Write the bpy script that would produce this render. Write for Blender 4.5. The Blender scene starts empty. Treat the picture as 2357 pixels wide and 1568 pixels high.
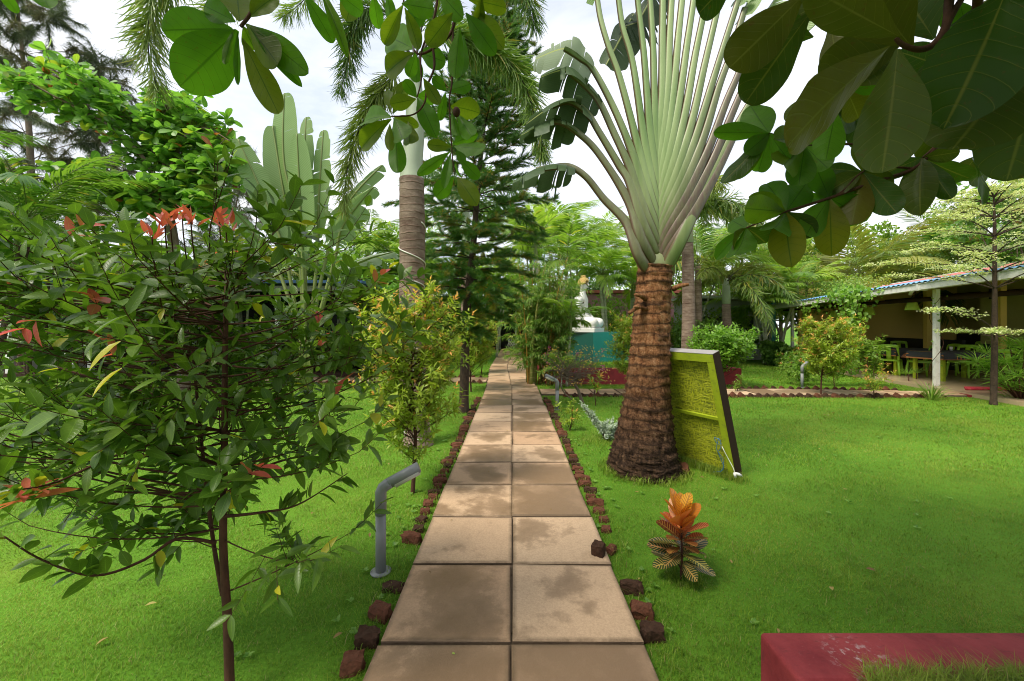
import bpy, math, random
import numpy as np
from mathutils import Vector, Matrix
R = math.radians
C = bpy.context.scene.collection
rng = np.random.default_rng(7)
random.seed(7)

# ------------------------------------------------------------------ camera, sky, sun, exposure
F, CX, HY, CH = 930.0, 1179.0, 750.0, 1.5
sc = bpy.context.scene
cam = bpy.data.cameras.new('camera'); camo = bpy.data.objects.new('camera', cam); C.objects.link(camo)
camo.location = (0, 0, CH); camo.rotation_euler = (R(90), 0, 0)
cam.sensor_width = 36; cam.lens = F / 2357 * 36
cam.shift_y = -(784 - HY) / 2357; cam.shift_x = 0
cam.clip_start = 0.05; cam.clip_end = 900
sc.camera = camo
sc.view_settings.view_transform = 'Standard'; sc.view_settings.look = 'None'
sc.view_settings.exposure = 1.1; sc.view_settings.gamma = 1
sc.cycles.filter_width = 1.0; sc.cycles.max_bounces = 8; sc.cycles.diffuse_bounces = 4; sc.cycles.glossy_bounces = 2
sc.cycles.transmission_bounces = 4; sc.cycles.transparent_max_bounces = 4
sc.cycles.caustics_reflective = False; sc.cycles.caustics_refractive = False
SUN_EL, SUN_AZ = R(55), R(232)          # azimuth measured clockwise from +Y
w = bpy.data.worlds.new('World'); sc.world = w; w.use_nodes = True
nt = w.node_tree; nt.nodes.clear()
def N(nt, t, **k):
    n = nt.nodes.new(t)
    for a, b in k.items(): setattr(n, a, b)
    return n
sky = N(nt, 'ShaderNodeTexSky', sky_type='NISHITA'); sky.sun_disc = False
sky.sun_elevation = SUN_EL; sky.sun_rotation = SUN_AZ; sky.air_density = 1.0; sky.dust_density = 1.5
tc = N(nt, 'ShaderNodeTexCoord'); mp = N(nt, 'ShaderNodeMapping'); mp.inputs['Scale'].default_value = (1, 1, 2.6)
mp.inputs['Location'].default_value = (0.4, 1.7, 0.2)
nz = N(nt, 'ShaderNodeTexNoise'); nz.inputs['Scale'].default_value = 1.5; nz.inputs['Detail'].default_value = 9; nz.inputs['Roughness'].default_value = 0.58
nz.inputs['Distortion'].default_value = 0.4
cr = N(nt, 'ShaderNodeValToRGB'); cr.color_ramp.elements[0].position = 0.3; cr.color_ramp.elements[1].position = 0.6
cr.color_ramp.elements[0].color = (0.3, 0.3, 0.3, 1); cr.color_ramp.elements[1].color = (1, 1, 1, 1)
mx = N(nt, 'ShaderNodeMixRGB'); mx.inputs[2].default_value = (5.1, 5.2, 5.45, 1)
bg = N(nt, 'ShaderNodeBackground'); bg.inputs['Strength'].default_value = 0.115
wo = N(nt, 'ShaderNodeOutputWorld')
L = nt.links.new
L(tc.outputs['Generated'], mp.inputs[0]); L(mp.outputs[0], nz.inputs[0]); L(nz.outputs[0], cr.inputs[0])
L(cr.outputs[0], mx.inputs[0]); L(sky.outputs[0], mx.inputs[1]); L(mx.outputs[0], bg.inputs[0]); L(bg.outputs[0], wo.inputs[0])
sl = bpy.data.lights.new('sun', 'SUN'); sl.energy = 2.3; sl.angle = R(20); sl.color = (1, 0.93, 0.78)
so = bpy.data.objects.new('sun', sl); C.objects.link(so)
sd = Vector((math.sin(SUN_AZ) * math.cos(SUN_EL), math.cos(SUN_AZ) * math.cos(SUN_EL), math.sin(SUN_EL)))
so.rotation_euler = sd.to_track_quat('Z', 'Y').to_euler(); so.location = (0, 0, 30)

# ------------------------------------------------------------------ helpers
def P(x, y, Y): return np.array(((x - CX) * Y / F, Y, CH - (y - HY) * Y / F))
def G(x, y, z=0.0):
    Y = F * (CH - z) / (y - HY); return np.array(((x - CX) * Y / F, Y, z))
def unit(a):
    a = np.asarray(a, float); return a / np.maximum(np.linalg.norm(a, axis=-1, keepdims=True), 1e-9)
UP = np.array((0, 0, 1.0))
def U(a, b, n=None): return rng.uniform(a, b, n)

class MB:
    def __init__(s): s.v = []; s.f = []; s.a = []; s.uv = []; s.n = 0
    def add(s, v, faces, a=(0.5, 0, 0), uv=None, mat=0, smooth=True):
        v = np.asarray(v, float).reshape(-1, 3); k = len(v)
        a = np.asarray(a, float)
        if a.ndim == 1: a = np.tile(a, (k, 1))
        uv = np.zeros((k, 3)) if uv is None else np.asarray(uv, float)
        s.v.append(v); s.a.append(a); s.uv.append(uv)
        for fa in faces:
            fa = np.asarray(fa, np.int64)
            if len(fa): s.f.append((fa + s.n, mat, smooth))
        s.n += k
    def box(s, c, d, rz=0, a=(0.5, 0, 0), mat=0, ry=0, rx=0, taper=1.0):
        hx, hy, hz = d[0] / 2, d[1] / 2, d[2] / 2
        v = np.array([(x * hx * (taper if z > 0 else 1), y * hy * (taper if z > 0 else 1), z * hz) for z in (-1, 1) for y in (-1, 1) for x in (-1, 1)], float)
        M = np.array(Matrix.Rotation(rz, 3, 'Z') @ Matrix.Rotation(ry, 3, 'Y') @ Matrix.Rotation(rx, 3, 'X'))
        s.add(v @ M.T + np.asarray(c, float), [[(0, 2, 3, 1), (4, 5, 7, 6), (0, 1, 5, 4), (1, 3, 7, 5), (3, 2, 6, 7), (2, 0, 4, 6)]], a, None, mat, False)
        return s
    def tube(s, pts, rad, sides=8, a=(0.5, 0, 0), mat=0, flat=None, ref=None, cap=True):
        """flat=(w list, d list) with ref = direction of d: elliptical section"""
        p = np.asarray(pts, float); n = len(p)
        t = unit(np.gradient(p, axis=0))
        ref = np.array((0.0, 0, 1)) if ref is None else np.asarray(ref, float)
        if abs(t[0] @ unit(ref)) > 0.9: ref = np.array((1.0, 0, 0)) if abs(t[0][0]) < 0.8 else np.array((0, 1.0, 0))
        rw = np.broadcast_to(np.asarray(rad if flat is None else flat[0], float), (n,))
        rd = np.broadcast_to(np.asarray(rad if flat is None else flat[1], float), (n,))
        V = []; nn = unit(ref - t[0] * (ref @ t[0]))
        ang = np.linspace(0, 2 * math.pi, sides, endpoint=False)
        for i in range(n):
            nn = unit(nn - t[i] * (nn @ t[i])); b = np.cross(t[i], nn)
            V.append(p[i] + np.outer(np.cos(ang) * rw[i], b) + np.outer(np.sin(ang) * rd[i], nn))
        V = np.concatenate(V)
        i = np.arange(n - 1)[:, None] * sides; j = np.arange(sides)[None]; j2 = (j + 1) % sides
        q = np.stack([i + j, i + j2, i + sides + j2, i + sides + j], -1).reshape(-1, 4)
        fs = [q]
        if cap: fs += [np.arange(sides)[::-1][None], (np.arange(sides) + (n - 1) * sides)[None]]
        ln = np.concatenate([[0], np.cumsum(np.linalg.norm(np.diff(p, axis=0), axis=1))])
        uv = np.stack([np.tile(np.cos(ang), n), np.repeat(ln, sides), np.tile(np.sin(ang), n)], 1)
        s.add(V, fs, a, uv, mat); return s
    def lathe(s, c, prof, sides=16, a=(0.5, 0, 0), mat=0):
        ang = np.linspace(0, 2 * math.pi, sides, endpoint=False)
        V = np.concatenate([np.stack([r * np.cos(ang), r * np.sin(ang), np.full(sides, z)], 1) for r, z in prof]) + np.asarray(c, float)
        n = len(prof); i = np.arange(n - 1)[:, None] * sides; j = np.arange(sides)[None]; j2 = (j + 1) % sides
        s.add(V, [np.stack([i + j, i + j2, i + sides + j2, i + sides + j], -1).reshape(-1, 4)], a, None, mat); return s
    def scatter(s, T, pos, d, nrm, size, a=None, mat=0, wid=1.0):
        tv, tf, tuv = T; k = len(pos)
        if k == 0: return s
        pos = np.asarray(pos, float); d = unit(d); x = unit(np.cross(d, np.asarray(nrm, float) + 1e-6)); nr = np.cross(x, d)
        size = np.broadcast_to(np.asarray(size, float), (k,)); wid = np.broadcast_to(np.asarray(wid, float), (k,))
        V = pos[:, None] + size[:, None, None] * (tv[None, :, 0:1] * wid[:, None, None] * x[:, None] + tv[None, :, 1:2] * d[:, None] + tv[None, :, 2:3] * nr[:, None])
        m = len(tv); off = (np.arange(k) * m)[:, None, None]
        a = np.stack([U(0, 1, k), np.zeros(k), U(0, 1, k)], 1) if a is None else np.asarray(a, float)
        s.add(V.reshape(-1, 3), [(f[None] + off).reshape(-1, f.shape[1]) for f in tf], np.repeat(a, m, 0), np.tile(tuv, (k, 1)), mat)
        return s
    def build(s, name, mats, parent=None, loc=None, sm=True):
        me = bpy.data.meshes.new(name)
        v = np.concatenate(s.v).astype(np.float32)
        if loc is not None: v = v - np.asarray(loc, np.float32)
        me.vertices.add(len(v)); me.vertices.foreach_set('co', v.ravel())
        li = np.concatenate([f.ravel() for f, m, q in s.f]).astype(np.int32)
        tot = np.concatenate([np.full(len(f), f.shape[1]) for f, m, q in s.f]).astype(np.int32)
        st = np.concatenate([[0], np.cumsum(tot)[:-1]]).astype(np.int32)
        me.loops.add(len(li)); me.loops.foreach_set('vertex_index', li)
        me.polygons.add(len(tot)); me.polygons.foreach_set('loop_start', st)
        me.polygons.foreach_set('material_index', np.concatenate([np.full(len(f), m) for f, m, q in s.f]).astype(np.int32))
        me.polygons.foreach_set('use_smooth', np.concatenate([np.full(len(f), q and sm) for f, m, q in s.f]))
        me.update(calc_edges=True)
        for nm, arr in (('A', s.a), ('luv', s.uv)):
            at = me.attributes.new(nm, 'FLOAT_VECTOR', 'POINT'); at.data.foreach_set('vector', np.concatenate(arr).astype(np.float32).ravel())
        for m in (mats if isinstance(mats, (list, tuple)) else [mats]): me.materials.append(m)
        o = bpy.data.objects.new(name, me); C.objects.link(o)
        if parent: o.parent = parent
        if loc is not None: o.location = loc
        return o
def tag(o, label=None, cat=None, group=None, kind=None):
    if label: o['label'] = label
    if cat: o['category'] = cat
    if group: o['group'] = group
    if kind: o['kind'] = kind
    return o
def empty(name, label, cat, loc=(0, 0, 0), rz=0, group=None):
    o = bpy.data.objects.new(name, None); C.objects.link(o); o.location = loc; o.rotation_euler.z = rz; o.empty_display_size = 0.1
    return tag(o, label, cat, group)
def kids(o): return [c for c in bpy.data.objects if c.parent == o]
def dup(o, loc, rz=0, s=1.0, label=None, parent=None, sub=False):
    c = o.copy(); C.objects.link(c)
    if sub: c.parent = parent
    else:
        c.location = loc; c.rotation_euler.z = rz; c.scale = (s, s, s)
        if label: c['label'] = label
    for ch in kids(o): dup(ch, None, parent=c, sub=True)
    return c
def bez(p0, p1, p2, n=8):
    t = np.linspace(0, 1, n)[:, None]; p0, p1, p2 = map(np.asarray, (p0, p1, p2))
    return (1 - t) ** 2 * p0 + 2 * t * (1 - t) * p1 + t * t * p2
def spl(pts, n=20):
    p = np.asarray(pts, float); k = len(p); ts = np.linspace(0, k - 1, n); out = []
    for t in ts:
        i = min(int(t), k - 2); u = t - i
        a, b, c, d = p[max(i - 1, 0)], p[i], p[i + 1], p[min(i + 2, k - 1)]
        out.append(0.5 * ((2 * b) + (-a + c) * u + (2 * a - 5 * b + 4 * c - d) * u * u + (-a + 3 * b - 3 * c + d) * u ** 3))
    return np.array(out)
def along(p, t):
    p = np.asarray(p); x = np.asarray(t) * (len(p) - 1); i = np.minimum(x.astype(int), len(p) - 2); u = (x - i)[:, None]
    return p[i] * (1 - u) + p[i + 1] * u, unit(p[i + 1] - p[i])

def leaf(n=6, w=0.4, shape='ell', fold=0.15, droop=0.2, cols=3, wave=0.0, notch=0):
    t = 1 - (1 - np.linspace(0, 1, n + 1)) ** 1.45
    if shape == 'ell': h = np.sin(math.pi * t) ** 0.8
    elif shape == 'lance': h = t ** 0.55 * (1 - t) ** 0.85 * 1.9
    elif shape == 'obov': h = (0.05 + 0.95 * np.sin(math.pi / 2 * np.clip(t / 0.64, 0, 1)) ** 1.15) * np.sqrt(np.clip(1 - np.clip((t - 0.6) / 0.4, 0, 1) ** 2.1, 0, 1))
    elif shape == 'heart': h = np.sqrt(np.clip(1 - (1 - np.clip(t / 0.25, 0, 1)) ** 2, 0, 1)) * (1 - np.clip((t - .25) / .75, 0, 1) ** 1.5)
    else: h = np.clip(t / 0.15, 0, 1) ** 0.5 * (1 - t) ** 0.5 * 1.15
    h = np.maximum(h, 0.015) * w / 2
    us = np.linspace(-1, 1, cols); V = []; uv = []
    for i, ti in enumerate(t):
        for u in us:
            V.append((u * h[i], ti, fold * abs(u) * h[i] * 2 - droop * ti * ti + wave * abs(u) * math.sin(ti * 17 + u * 2) * w))
            uv.append((u, ti, 0))
    q = [(i * cols + c, i * cols + c + 1, (i + 1) * cols + c + 1, (i + 1) * cols + c) for i in range(n) for c in range(cols - 1)]
    return np.array(V), [np.array(q)], np.array(uv)
def leaf2(w=0.4, fold=0.1, droop=0.15, mid=0.5):
    V = np.array([(0, 0, 0), (-w / 2, mid, fold * w), (0, 1, -droop), (w / 2, mid, fold * w)])
    return V, [np.array([(0, 2, 1), (0, 3, 2)])], np.array([(0, 0, 0), (-1, .5, 0), (0, 1, 0), (1, .5, 0)], float)
def needle_t(w=0.06):
    return np.array([(-w / 2, 0, 0), (w / 2, 0, 0), (0, 1, 0.0)]), [np.array([(0, 1, 2)])], np.array([(-1, 0, 0), (1, 0, 0), (0, 1, 0)], float)
LF_SYZ = leaf(6, 0.4, 'lance', 0.18, 0.16, 3, 0.015)
LF_SYZW = leaf(7, 0.48, 'ell', 0.16, 0.16, 3, 0.02)
LF_SYZ2 = leaf(6, 0.46, 'ell', 0.12, 0.15, 3, 0.02)
LF_ALM = leaf(16, 0.54, 'obov', 0.08, 0.12, 7, 0.02)
LF_ALM2 = leaf(16, 0.5, 'obov', 0.2, 0.25, 7, 0.028)
LF_ALM3 = leaf(16, 0.52, 'obov', -0.08, -0.1, 7, 0.024)
LF_ALMS = leaf(5, 0.55, 'obov', 0.1, 0.18, 3)
LF_FINE = leaf(8, 0.08, 'strap', 0.3, 0.35, 3)
LF_STR = leaf(4, 0.075, 'strap', 0.3, 0.3, 3)
LF_STR2 = leaf(3, 0.09, 'strap', 0.25, 0.5, 2)
LF_HEART = leaf(5, 0.8, 'heart', 0.15, 0.2, 3)
LF2 = leaf2(0.42); LF2N = leaf2(0.25, 0.1, 0.25); LF2W = leaf2(0.6, 0.12, 0.2)
NEEDLE = needle_t()

# ------------------------------------------------------------------ materials
def mat(name):
    m = bpy.data.materials.new(name); m.use_nodes = True; nt = m.node_tree; nt.nodes.clear()
    return m, nt, N(nt, 'ShaderNodeOutputMaterial')
def ramp(nt, src, stops):
    r = N(nt, 'ShaderNodeValToRGB'); e = r.color_ramp.elements
    while len(e) < len(stops): e.new(0.5)
    for i, (p, c) in enumerate(stops): e[i].position = p; e[i].color = (*c, 1) if len(c) == 3 else c
    nt.links.new(src, r.inputs[0]); return r.outputs[0]
def noise(nt, scale, detail=4, coord=None, vec=None, rough=0.55, dist=0.0, mscale=None):
    n = N(nt, 'ShaderNodeTexNoise'); n.inputs['Scale'].default_value = scale; n.inputs['Detail'].default_value = detail
    n.inputs['Roughness'].default_value = rough; n.inputs['Distortion'].default_value = dist
    v = vec
    if v is None:
        t = N(nt, 'ShaderNodeTexCoord'); v = t.outputs[coord or 'Object']
    if mscale:
        mp = N(nt, 'ShaderNodeMapping'); mp.inputs['Scale'].default_value = mscale; nt.links.new(v, mp.inputs[0]); v = mp.outputs[0]
    nt.links.new(v, n.inputs['Vector']); return n.outputs[0]
def mixc(nt, fac, a, b, mode='MIX'):
    m = N(nt, 'ShaderNodeMixRGB', blend_type=mode)
    for i, x in ((0, fac), (1, a), (2, b)):
        if isinstance(x, (int, float)): m.inputs[i].default_value = x
        elif isinstance(x, tuple): m.inputs[i].default_value = (*x, 1) if len(x) == 3 else x
        else: nt.links.new(x, m.inputs[i])
    return m.outputs[0]
def mth(nt, op, a, b=0.0, c=None):
    m = N(nt, 'ShaderNodeMath', operation=op)
    for i, x in enumerate((a, b) if c is None else (a, b, c)):
        if isinstance(x, (int, float)): m.inputs[i].default_value = x
        else: nt.links.new(x, m.inputs[i])
    return m.outputs[0]
def attr(nt, name):
    a = N(nt, 'ShaderNodeAttribute', attribute_name=name); s = N(nt, 'ShaderNodeSeparateXYZ')
    nt.links.new(a.outputs['Vector'], s.inputs[0]); return s.outputs
def bump(nt, h, strength=0.3, dist=0.02):
    b = N(nt, 'ShaderNodeBump'); b.inputs['Strength'].default_value = strength; b.inputs['Distance'].default_value = dist
    nt.links.new(h, b.inputs['Height']); return b.outputs[0]
def prin(nt, col, rough=0.6, nrm=None, spec=0.5, metal=0):
    p = N(nt, 'ShaderNodeBsdfPrincipled')
    for k, x in (('Base Color', col), ('Roughness', rough), ('Specular IOR Level', spec), ('Metallic', metal)):
        if isinstance(x, tuple): p.inputs[k].default_value = (*x, 1)
        elif isinstance(x, (int, float)): p.inputs[k].default_value = x
        else: nt.links.new(x, p.inputs[k])
    if nrm is not None: nt.links.new(nrm, p.inputs['Normal'])
    return p.outputs[0]
def plain(name, col, rough=0.5, var=0.15, scale=6, b=0.15, metal=0, dirt=None, bs=60, spec=0.5):
    m, nt, o = mat(name)
    n1 = noise(nt, scale, 6); c = mixc(nt, n1, tuple(x * (1 - var) for x in col), tuple(min(1, x * (1 + var)) for x in col))
    if dirt:
        n2 = noise(nt, scale * 2.3, 8, rough=0.7); f = ramp(nt, n2, [(0.52, (0, 0, 0)), (0.7, (1, 1, 1))]); c = mixc(nt, mixc(nt, 1.0, f, (0.6, 0.6, 0.6), 'MULTIPLY'), c, dirt)
    nt.links.new(prin(nt, c, rough, bump(nt, noise(nt, bs, 5), b, 0.01), spec, metal), o.inputs[0]); return m
def leafmat(name, ca, cb, young=(0.5, 0.12, 0.06), old=None, trans=0.35, rough=0.42, vein=0.0, tcol=None, veincol=None, spec=0.5, nsc=40, spots=0):
    m, nt, o = mat(name)
    A = attr(nt, 'A'); Q = attr(nt, 'luv')
    c = mixc(nt, A[0], ca, cb)
    c = mixc(nt, mth(nt, 'MULTIPLY', noise(nt, nsc, 3), 0.35), c, tuple(x * 0.55 for x in ca))
    c = mixc(nt, A[1], c, young)
    if spots: c = mixc(nt, mixc(nt, 1.0, ramp(nt, noise(nt, 70, 6, rough=0.7), [(0.6, (0, 0, 0)), (0.68, (1, 1, 1))]), (spots,) * 3, 'MULTIPLY'), c, (0.13, 0.06, 0.015)); c = mixc(nt, mth(nt, 'MULTIPLY', noise(nt, 9, 4), 0.5), c, tuple(x * 0.5 for x in ca))
    hgt = None
    if old:
        f = ramp(nt, A[2], [(0.86, (0, 0, 0)), (0.97, (1, 1, 1))]); c = mixc(nt, f, c, old)
    if vein:
        au = mth(nt, 'ABSOLUTE', Q[0])
        midr = ramp(nt, au, [(0.015, (1, 1, 1)), (0.06, (0, 0, 0))])
        ph = mth(nt, 'ADD', mth(nt, 'MULTIPLY', Q[1], 9.0), mth(nt, 'MULTIPLY', mth(nt, 'POWER', au, 1.3), -1.6))
        fr = mth(nt, 'ABSOLUTE', mth(nt, 'SUBTRACT', mth(nt, 'FRACT', ph), 0.5))
        vn = ramp(nt, fr, [(0.012, (0.6, 0.6, 0.6)), (0.035, (0, 0, 0))])
        f = mixc(nt, 1.0, midr, vn, 'LIGHTEN')
        c = mixc(nt, mixc(nt, 1.0, f, (vein,) * 3, 'MULTIPLY'), c, veincol or tuple(x * 2.2 for x in cb))
        hgt = mth(nt, 'MULTIPLY', fr, 1.0)
    nr = bump(nt, ramp(nt, hgt, [(0.0, (0, 0, 0)), (0.12, (1, 1, 1))]), 0.25, 0.002) if hgt is not None else None
    tr = N(nt, 'ShaderNodeBsdfTranslucent')
    tcl = mixc(nt, 1.0, c, tcol or (1.5, 1.7, 0.8), 'MULTIPLY'); nt.links.new(tcl, tr.inputs[0])
    ms = N(nt, 'ShaderNodeMixShader'); ms.inputs[0].default_value = trans
    nt.links.new(prin(nt, c, rough, nr, spec), ms.inputs[1]); nt.links.new(tr.outputs[0], ms.inputs[2])
    nt.links.new(ms.outputs[0], o.inputs[0]); return m
def bark(name, ca, cb, scale=8, ms=(1, 1, 0.3), b=0.8, rings=0.0, ringcol=(0.03, 0.02, 0.015), rs=30, bd=0.02):
    m, nt, o = mat(name)
    n1 = noise(nt, scale, 8, mscale=ms, rough=0.7); n2 = noise(nt, scale * 5, 6, mscale=ms, rough=0.7)
    c = ramp(nt, n1, [(0.3, ca), (0.7, cb)]); c = mixc(nt, mth(nt, 'MULTIPLY', n2, 0.6), c, tuple(x * 0.4 for x in ca))
    h = mth(nt, 'ADD', n1, mth(nt, 'MULTIPLY', n2, 0.6))
    if rings:
        Q = attr(nt, 'luv')
        ph = mth(nt, 'ADD', mth(nt, 'MULTIPLY', Q[1], rs), mth(nt, 'MULTIPLY', noise(nt, 3, 3), 1.5))
        fr = ramp(nt, mth(nt, 'FRACT', ph), [(0.0, (1, 1, 1)), (0.14, (0, 0, 0)), (0.9, (0.1, 0.1, 0.1)), (1, (1, 1, 1))])
        c = mixc(nt, mixc(nt, 1.0, fr, (rings,) * 3, 'MULTIPLY'), c, ringcol)
        h = mth(nt, 'SUBTRACT', h, mth(nt, 'MULTIPLY', fr, 0.8))
    nt.links.new(prin(nt, c, 0.85, bump(nt, h, b, bd), 0.25), o.inputs[0]); return m

M = {}
M['syz'] = leafmat('dark_glossy_leaf', (0.06, 0.13, 0.014), (0.15, 0.25, 0.03), (0.7, 0.1, 0.12), (0.45, 0.42, 0.03), 0.34, 0.34, 0.3, spec=0.4)
M['syz2'] = leafmat('yellow_green_leaf', (0.2, 0.3, 0.025), (0.46, 0.54, 0.07), (0.85, 0.36, 0.14), (0.55, 0.48, 0.05), 0.4, 0.4)
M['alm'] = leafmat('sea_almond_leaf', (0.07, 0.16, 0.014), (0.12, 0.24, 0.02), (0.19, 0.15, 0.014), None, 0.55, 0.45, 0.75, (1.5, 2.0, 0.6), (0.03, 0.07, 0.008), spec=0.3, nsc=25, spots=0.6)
M['almd'] = leafmat('shade_dark_almond_leaf', (0.04, 0.08, 0.01), (0.065, 0.125, 0.014), (0.15, 0.12, 0.012), None, 0.42, 0.42, 0.85, (1.4, 1.8, 0.6), (0.16, 0.15, 0.035), spec=0.3, nsc=25, spots=0.7)  # same almond leaf, canopy shade put into a darker leaf colour
M['almb'] = leafmat('bright_almond_leaf', (0.09, 0.22, 0.035), (0.24, 0.43, 0.08), (0.3, 0.08, 0.03), (0.3, 0.35, 0.04), 0.4, 0.4, 0.3)
M['palm'] = leafmat('palm_leaflet', (0.07, 0.17, 0.025), (0.2, 0.32, 0.05), (0.35, 0.22, 0.06), (0.33, 0.28, 0.06), 0.35, 0.42)
M['fox'] = leafmat('foxtail_leaflet', (0.06, 0.15, 0.025), (0.22, 0.33, 0.06), (0.42, 0.36, 0.07), (0.3, 0.27, 0.05), 0.35, 0.42)
M['areca'] = leafmat('areca_leaflet', (0.12, 0.24, 0.03), (0.38, 0.5, 0.08), (0.6, 0.4, 0.06), (0.5, 0.45, 0.08), 0.42, 0.42)
M['needle'] = leafmat('araucaria_needle', (0.05, 0.14, 0.022), (0.14, 0.29, 0.04), (0.3, 0.24, 0.03), (0.36, 0.22, 0.04), 0.3, 0.5)
M['casu'] = leafmat('casuarina_needle', (0.07, 0.1, 0.05), (0.13, 0.15, 0.08), (0.13, 0.115, 0.06), None, 0.3, 0.6)
M['jun'] = leafmat('jungle_leaf', (0.1, 0.2, 0.025), (0.3, 0.44, 0.06), (0.45, 0.17, 0.06), (0.3, 0.33, 0.06), 0.38, 0.42)
M['mango'] = leafmat('dark_jungle_leaf', (0.06, 0.14, 0.022), (0.17, 0.29, 0.045), (0.5, 0.2, 0.08), None, 0.3, 0.4)
M['vine'] = leafmat('vine_leaf', (0.11, 0.25, 0.025), (0.28, 0.46, 0.06), (0.4, 0.45, 0.08), None, 0.4, 0.42)
M['var'] = leafmat('variegated_leaf', (0.55, 0.58, 0.3), (0.8, 0.8, 0.52), (0.25, 0.42, 0.1), None, 0.35, 0.5, nsc=5)
M['silver'] = leafmat('silver_leaf', (0.42, 0.5, 0.42), (0.62, 0.68, 0.6), (0.3, 0.35, 0.2), None, 0.2, 0.7)
M['bam'] = leafmat('bamboo_leaf', (0.11, 0.23, 0.035), (0.28, 0.43, 0.08), (0.5, 0.5, 0.2), (0.5, 0.45, 0.2), 0.4, 0.45)
M['pad'] = leafmat('paddle_leaf', (0.13, 0.27, 0.06), (0.2, 0.36, 0.09), (0.05, 0.08, 0.03), None, 0.42, 0.4, 0.0)
M['spider'] = leafmat('striped_strap_leaf', (0.2, 0.35, 0.06), (0.5, 0.55, 0.2), (0.6, 0.6, 0.3), None, 0.35, 0.45)
M['croton'] = None
M['twig'] = bark('twig_bark', (0.05, 0.022, 0.014), (0.14, 0.06, 0.035), 20, (1, 1, 0.4), 0.4)
M['bark'] = bark('grey_brown_bark', (0.13, 0.09, 0.06), (0.3, 0.23, 0.17), 10)
M['darkbark'] = bark('dark_rough_bark', (0.035, 0.024, 0.017), (0.13, 0.085, 0.055), 18, (1, 1, 0.7), 1.0, bd=0.03)
M['palmbark'] = bark('ringed_palm_bark', (0.12, 0.07, 0.05), (0.46, 0.35, 0.27), 3.5, (1, 1, 2.2), 0.4, 0.6, (0.1, 0.05, 0.03), 11)
M['whitebark'] = bark('pale_ringed_bark', (0.3, 0.33, 0.2), (0.55, 0.55, 0.42), 4, (1, 1, 1), 0.25, 0.5, (0.16, 0.13, 0.07), 8)
M['bamb'] = bark('bamboo_culm', (0.16, 0.2, 0.04), (0.35, 0.33, 0.08), 3, (1, 1, 1), 0.15, 0.7, (0.5, 0.4, 0.2), 7)
M['bambo'] = bark('orange_culm', (0.4, 0.2, 0.03), (0.6, 0.38, 0.08), 3, (1, 1, 1), 0.15, 0.7, (0.2, 0.1, 0.03), 6)
M['rachis'] = plain('frond_stalk', (0.16, 0.2, 0.05), 0.5)
M['rachisd'] = plain('dark_frond_stalk', (0.045, 0.035, 0.018), 0.6)
M['shaft'] = plain('pale_crownshaft', (0.4, 0.45, 0.32), 0.5, 0.12, 3)
M['white'] = plain('white_paint', (0.72, 0.72, 0.68), 0.45, 0.06, 4, 0.06, dirt=(0.4, 0.37, 0.3))
M['statue'] = plain('white_plaster', (0.76, 0.75, 0.71), 0.55, 0.05, 3, 0.08, dirt=(0.6, 0.57, 0.5))
M['gold'] = plain('golden_paint', (0.62, 0.42, 0.14), 0.5, 0.15, 8)
M['red'] = plain('dark_red_paint', (0.27, 0.035, 0.04), 0.8, 0.35, 5, 0.5, dirt=(0.1, 0.03, 0.03), bs=50, spec=0.2)
M['tealdark'] = plain('dark_green_face', (0.008, 0.085, 0.065), 0.3, 0.3, 2, 0.1)  # darker tone than teal, used only on the plinth's left face
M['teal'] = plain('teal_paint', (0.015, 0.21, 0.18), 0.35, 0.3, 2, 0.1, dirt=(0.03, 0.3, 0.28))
M['lime'] = plain('lime_plastic', (0.3, 0.55, 0.035), 0.35, 0.06, 3, 0.02)
M['limewood'] = plain('lime_painted_wood', (0.3, 0.38, 0.012), 0.55, 0.3, 6, 0.25, dirt=(0.12, 0.14, 0.03))
M['shade'] = plain('lime_lampshade', (0.4, 0.55, 0.08), 0.4, 0.05)
M['cloth'] = plain('charcoal_cloth', (0.045, 0.045, 0.055), 0.85, 0.15, 10, 0.2)
M['under'] = plain('orange_undercloth', (0.5, 0.2, 0.07), 0.8)
M['brown'] = plain('dark_brown_paint', (0.035, 0.018, 0.01), 0.75, 0.2, 5, 0.1, spec=0.2)
M['greytop'] = plain('grey_painted_edge', (0.3, 0.28, 0.27), 0.5)
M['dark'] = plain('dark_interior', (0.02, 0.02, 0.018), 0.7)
M['wallo'] = plain('olive_wall', (0.432, 0.41, 0.173), 0.7, 0.08, 2, 0.05)
M['wally'] = plain('yellow_wall', (0.691, 0.497, 0.13), 0.7, 0.08, 2, 0.05)
M['wallg'] = plain('green_wall', (0.432, 0.648, 0.13), 0.7, 0.08, 2, 0.05)
M['tile'] = plain('verandah_floor_tile', (0.42, 0.32, 0.2), 0.25, 0.1, 2, 0.03)
M['pvc'] = plain('grey_pvc', (0.2, 0.21, 0.21), 0.4, 0.08, 8, 0.03)
M['lens'] = plain('milky_lens', (0.55, 0.55, 0.5), 0.3, 0.05)
M['brickm'] = plain('laterite_brick', (0.06, 0.03, 0.018), 0.95, 0.8, 16, 1.0, dirt=(0.02, 0.018, 0.008), bs=40, spec=0.2)
M['brickr'] = plain('dusty_red_brick', (0.13, 0.05, 0.028), 0.95, 0.8, 14, 1.0, dirt=(0.03, 0.02, 0.01), bs=40, spec=0.2)
M['soil'] = plain('dark_mortar', (0.14, 0.095, 0.06), 0.95, 0.4, 12, 0.6)
M['petal'] = plain('magenta_petal', (0.6, 0.08, 0.3), 0.6)
M['rope'] = plain('white_rope_light', (0.7, 0.68, 0.62), 0.4)
M['blue'] = plain('blue_cable', (0.03, 0.15, 0.3), 0.4)
M['rubber'] = plain('white_cable', (0.7, 0.7, 0.68), 0.4)
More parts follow.
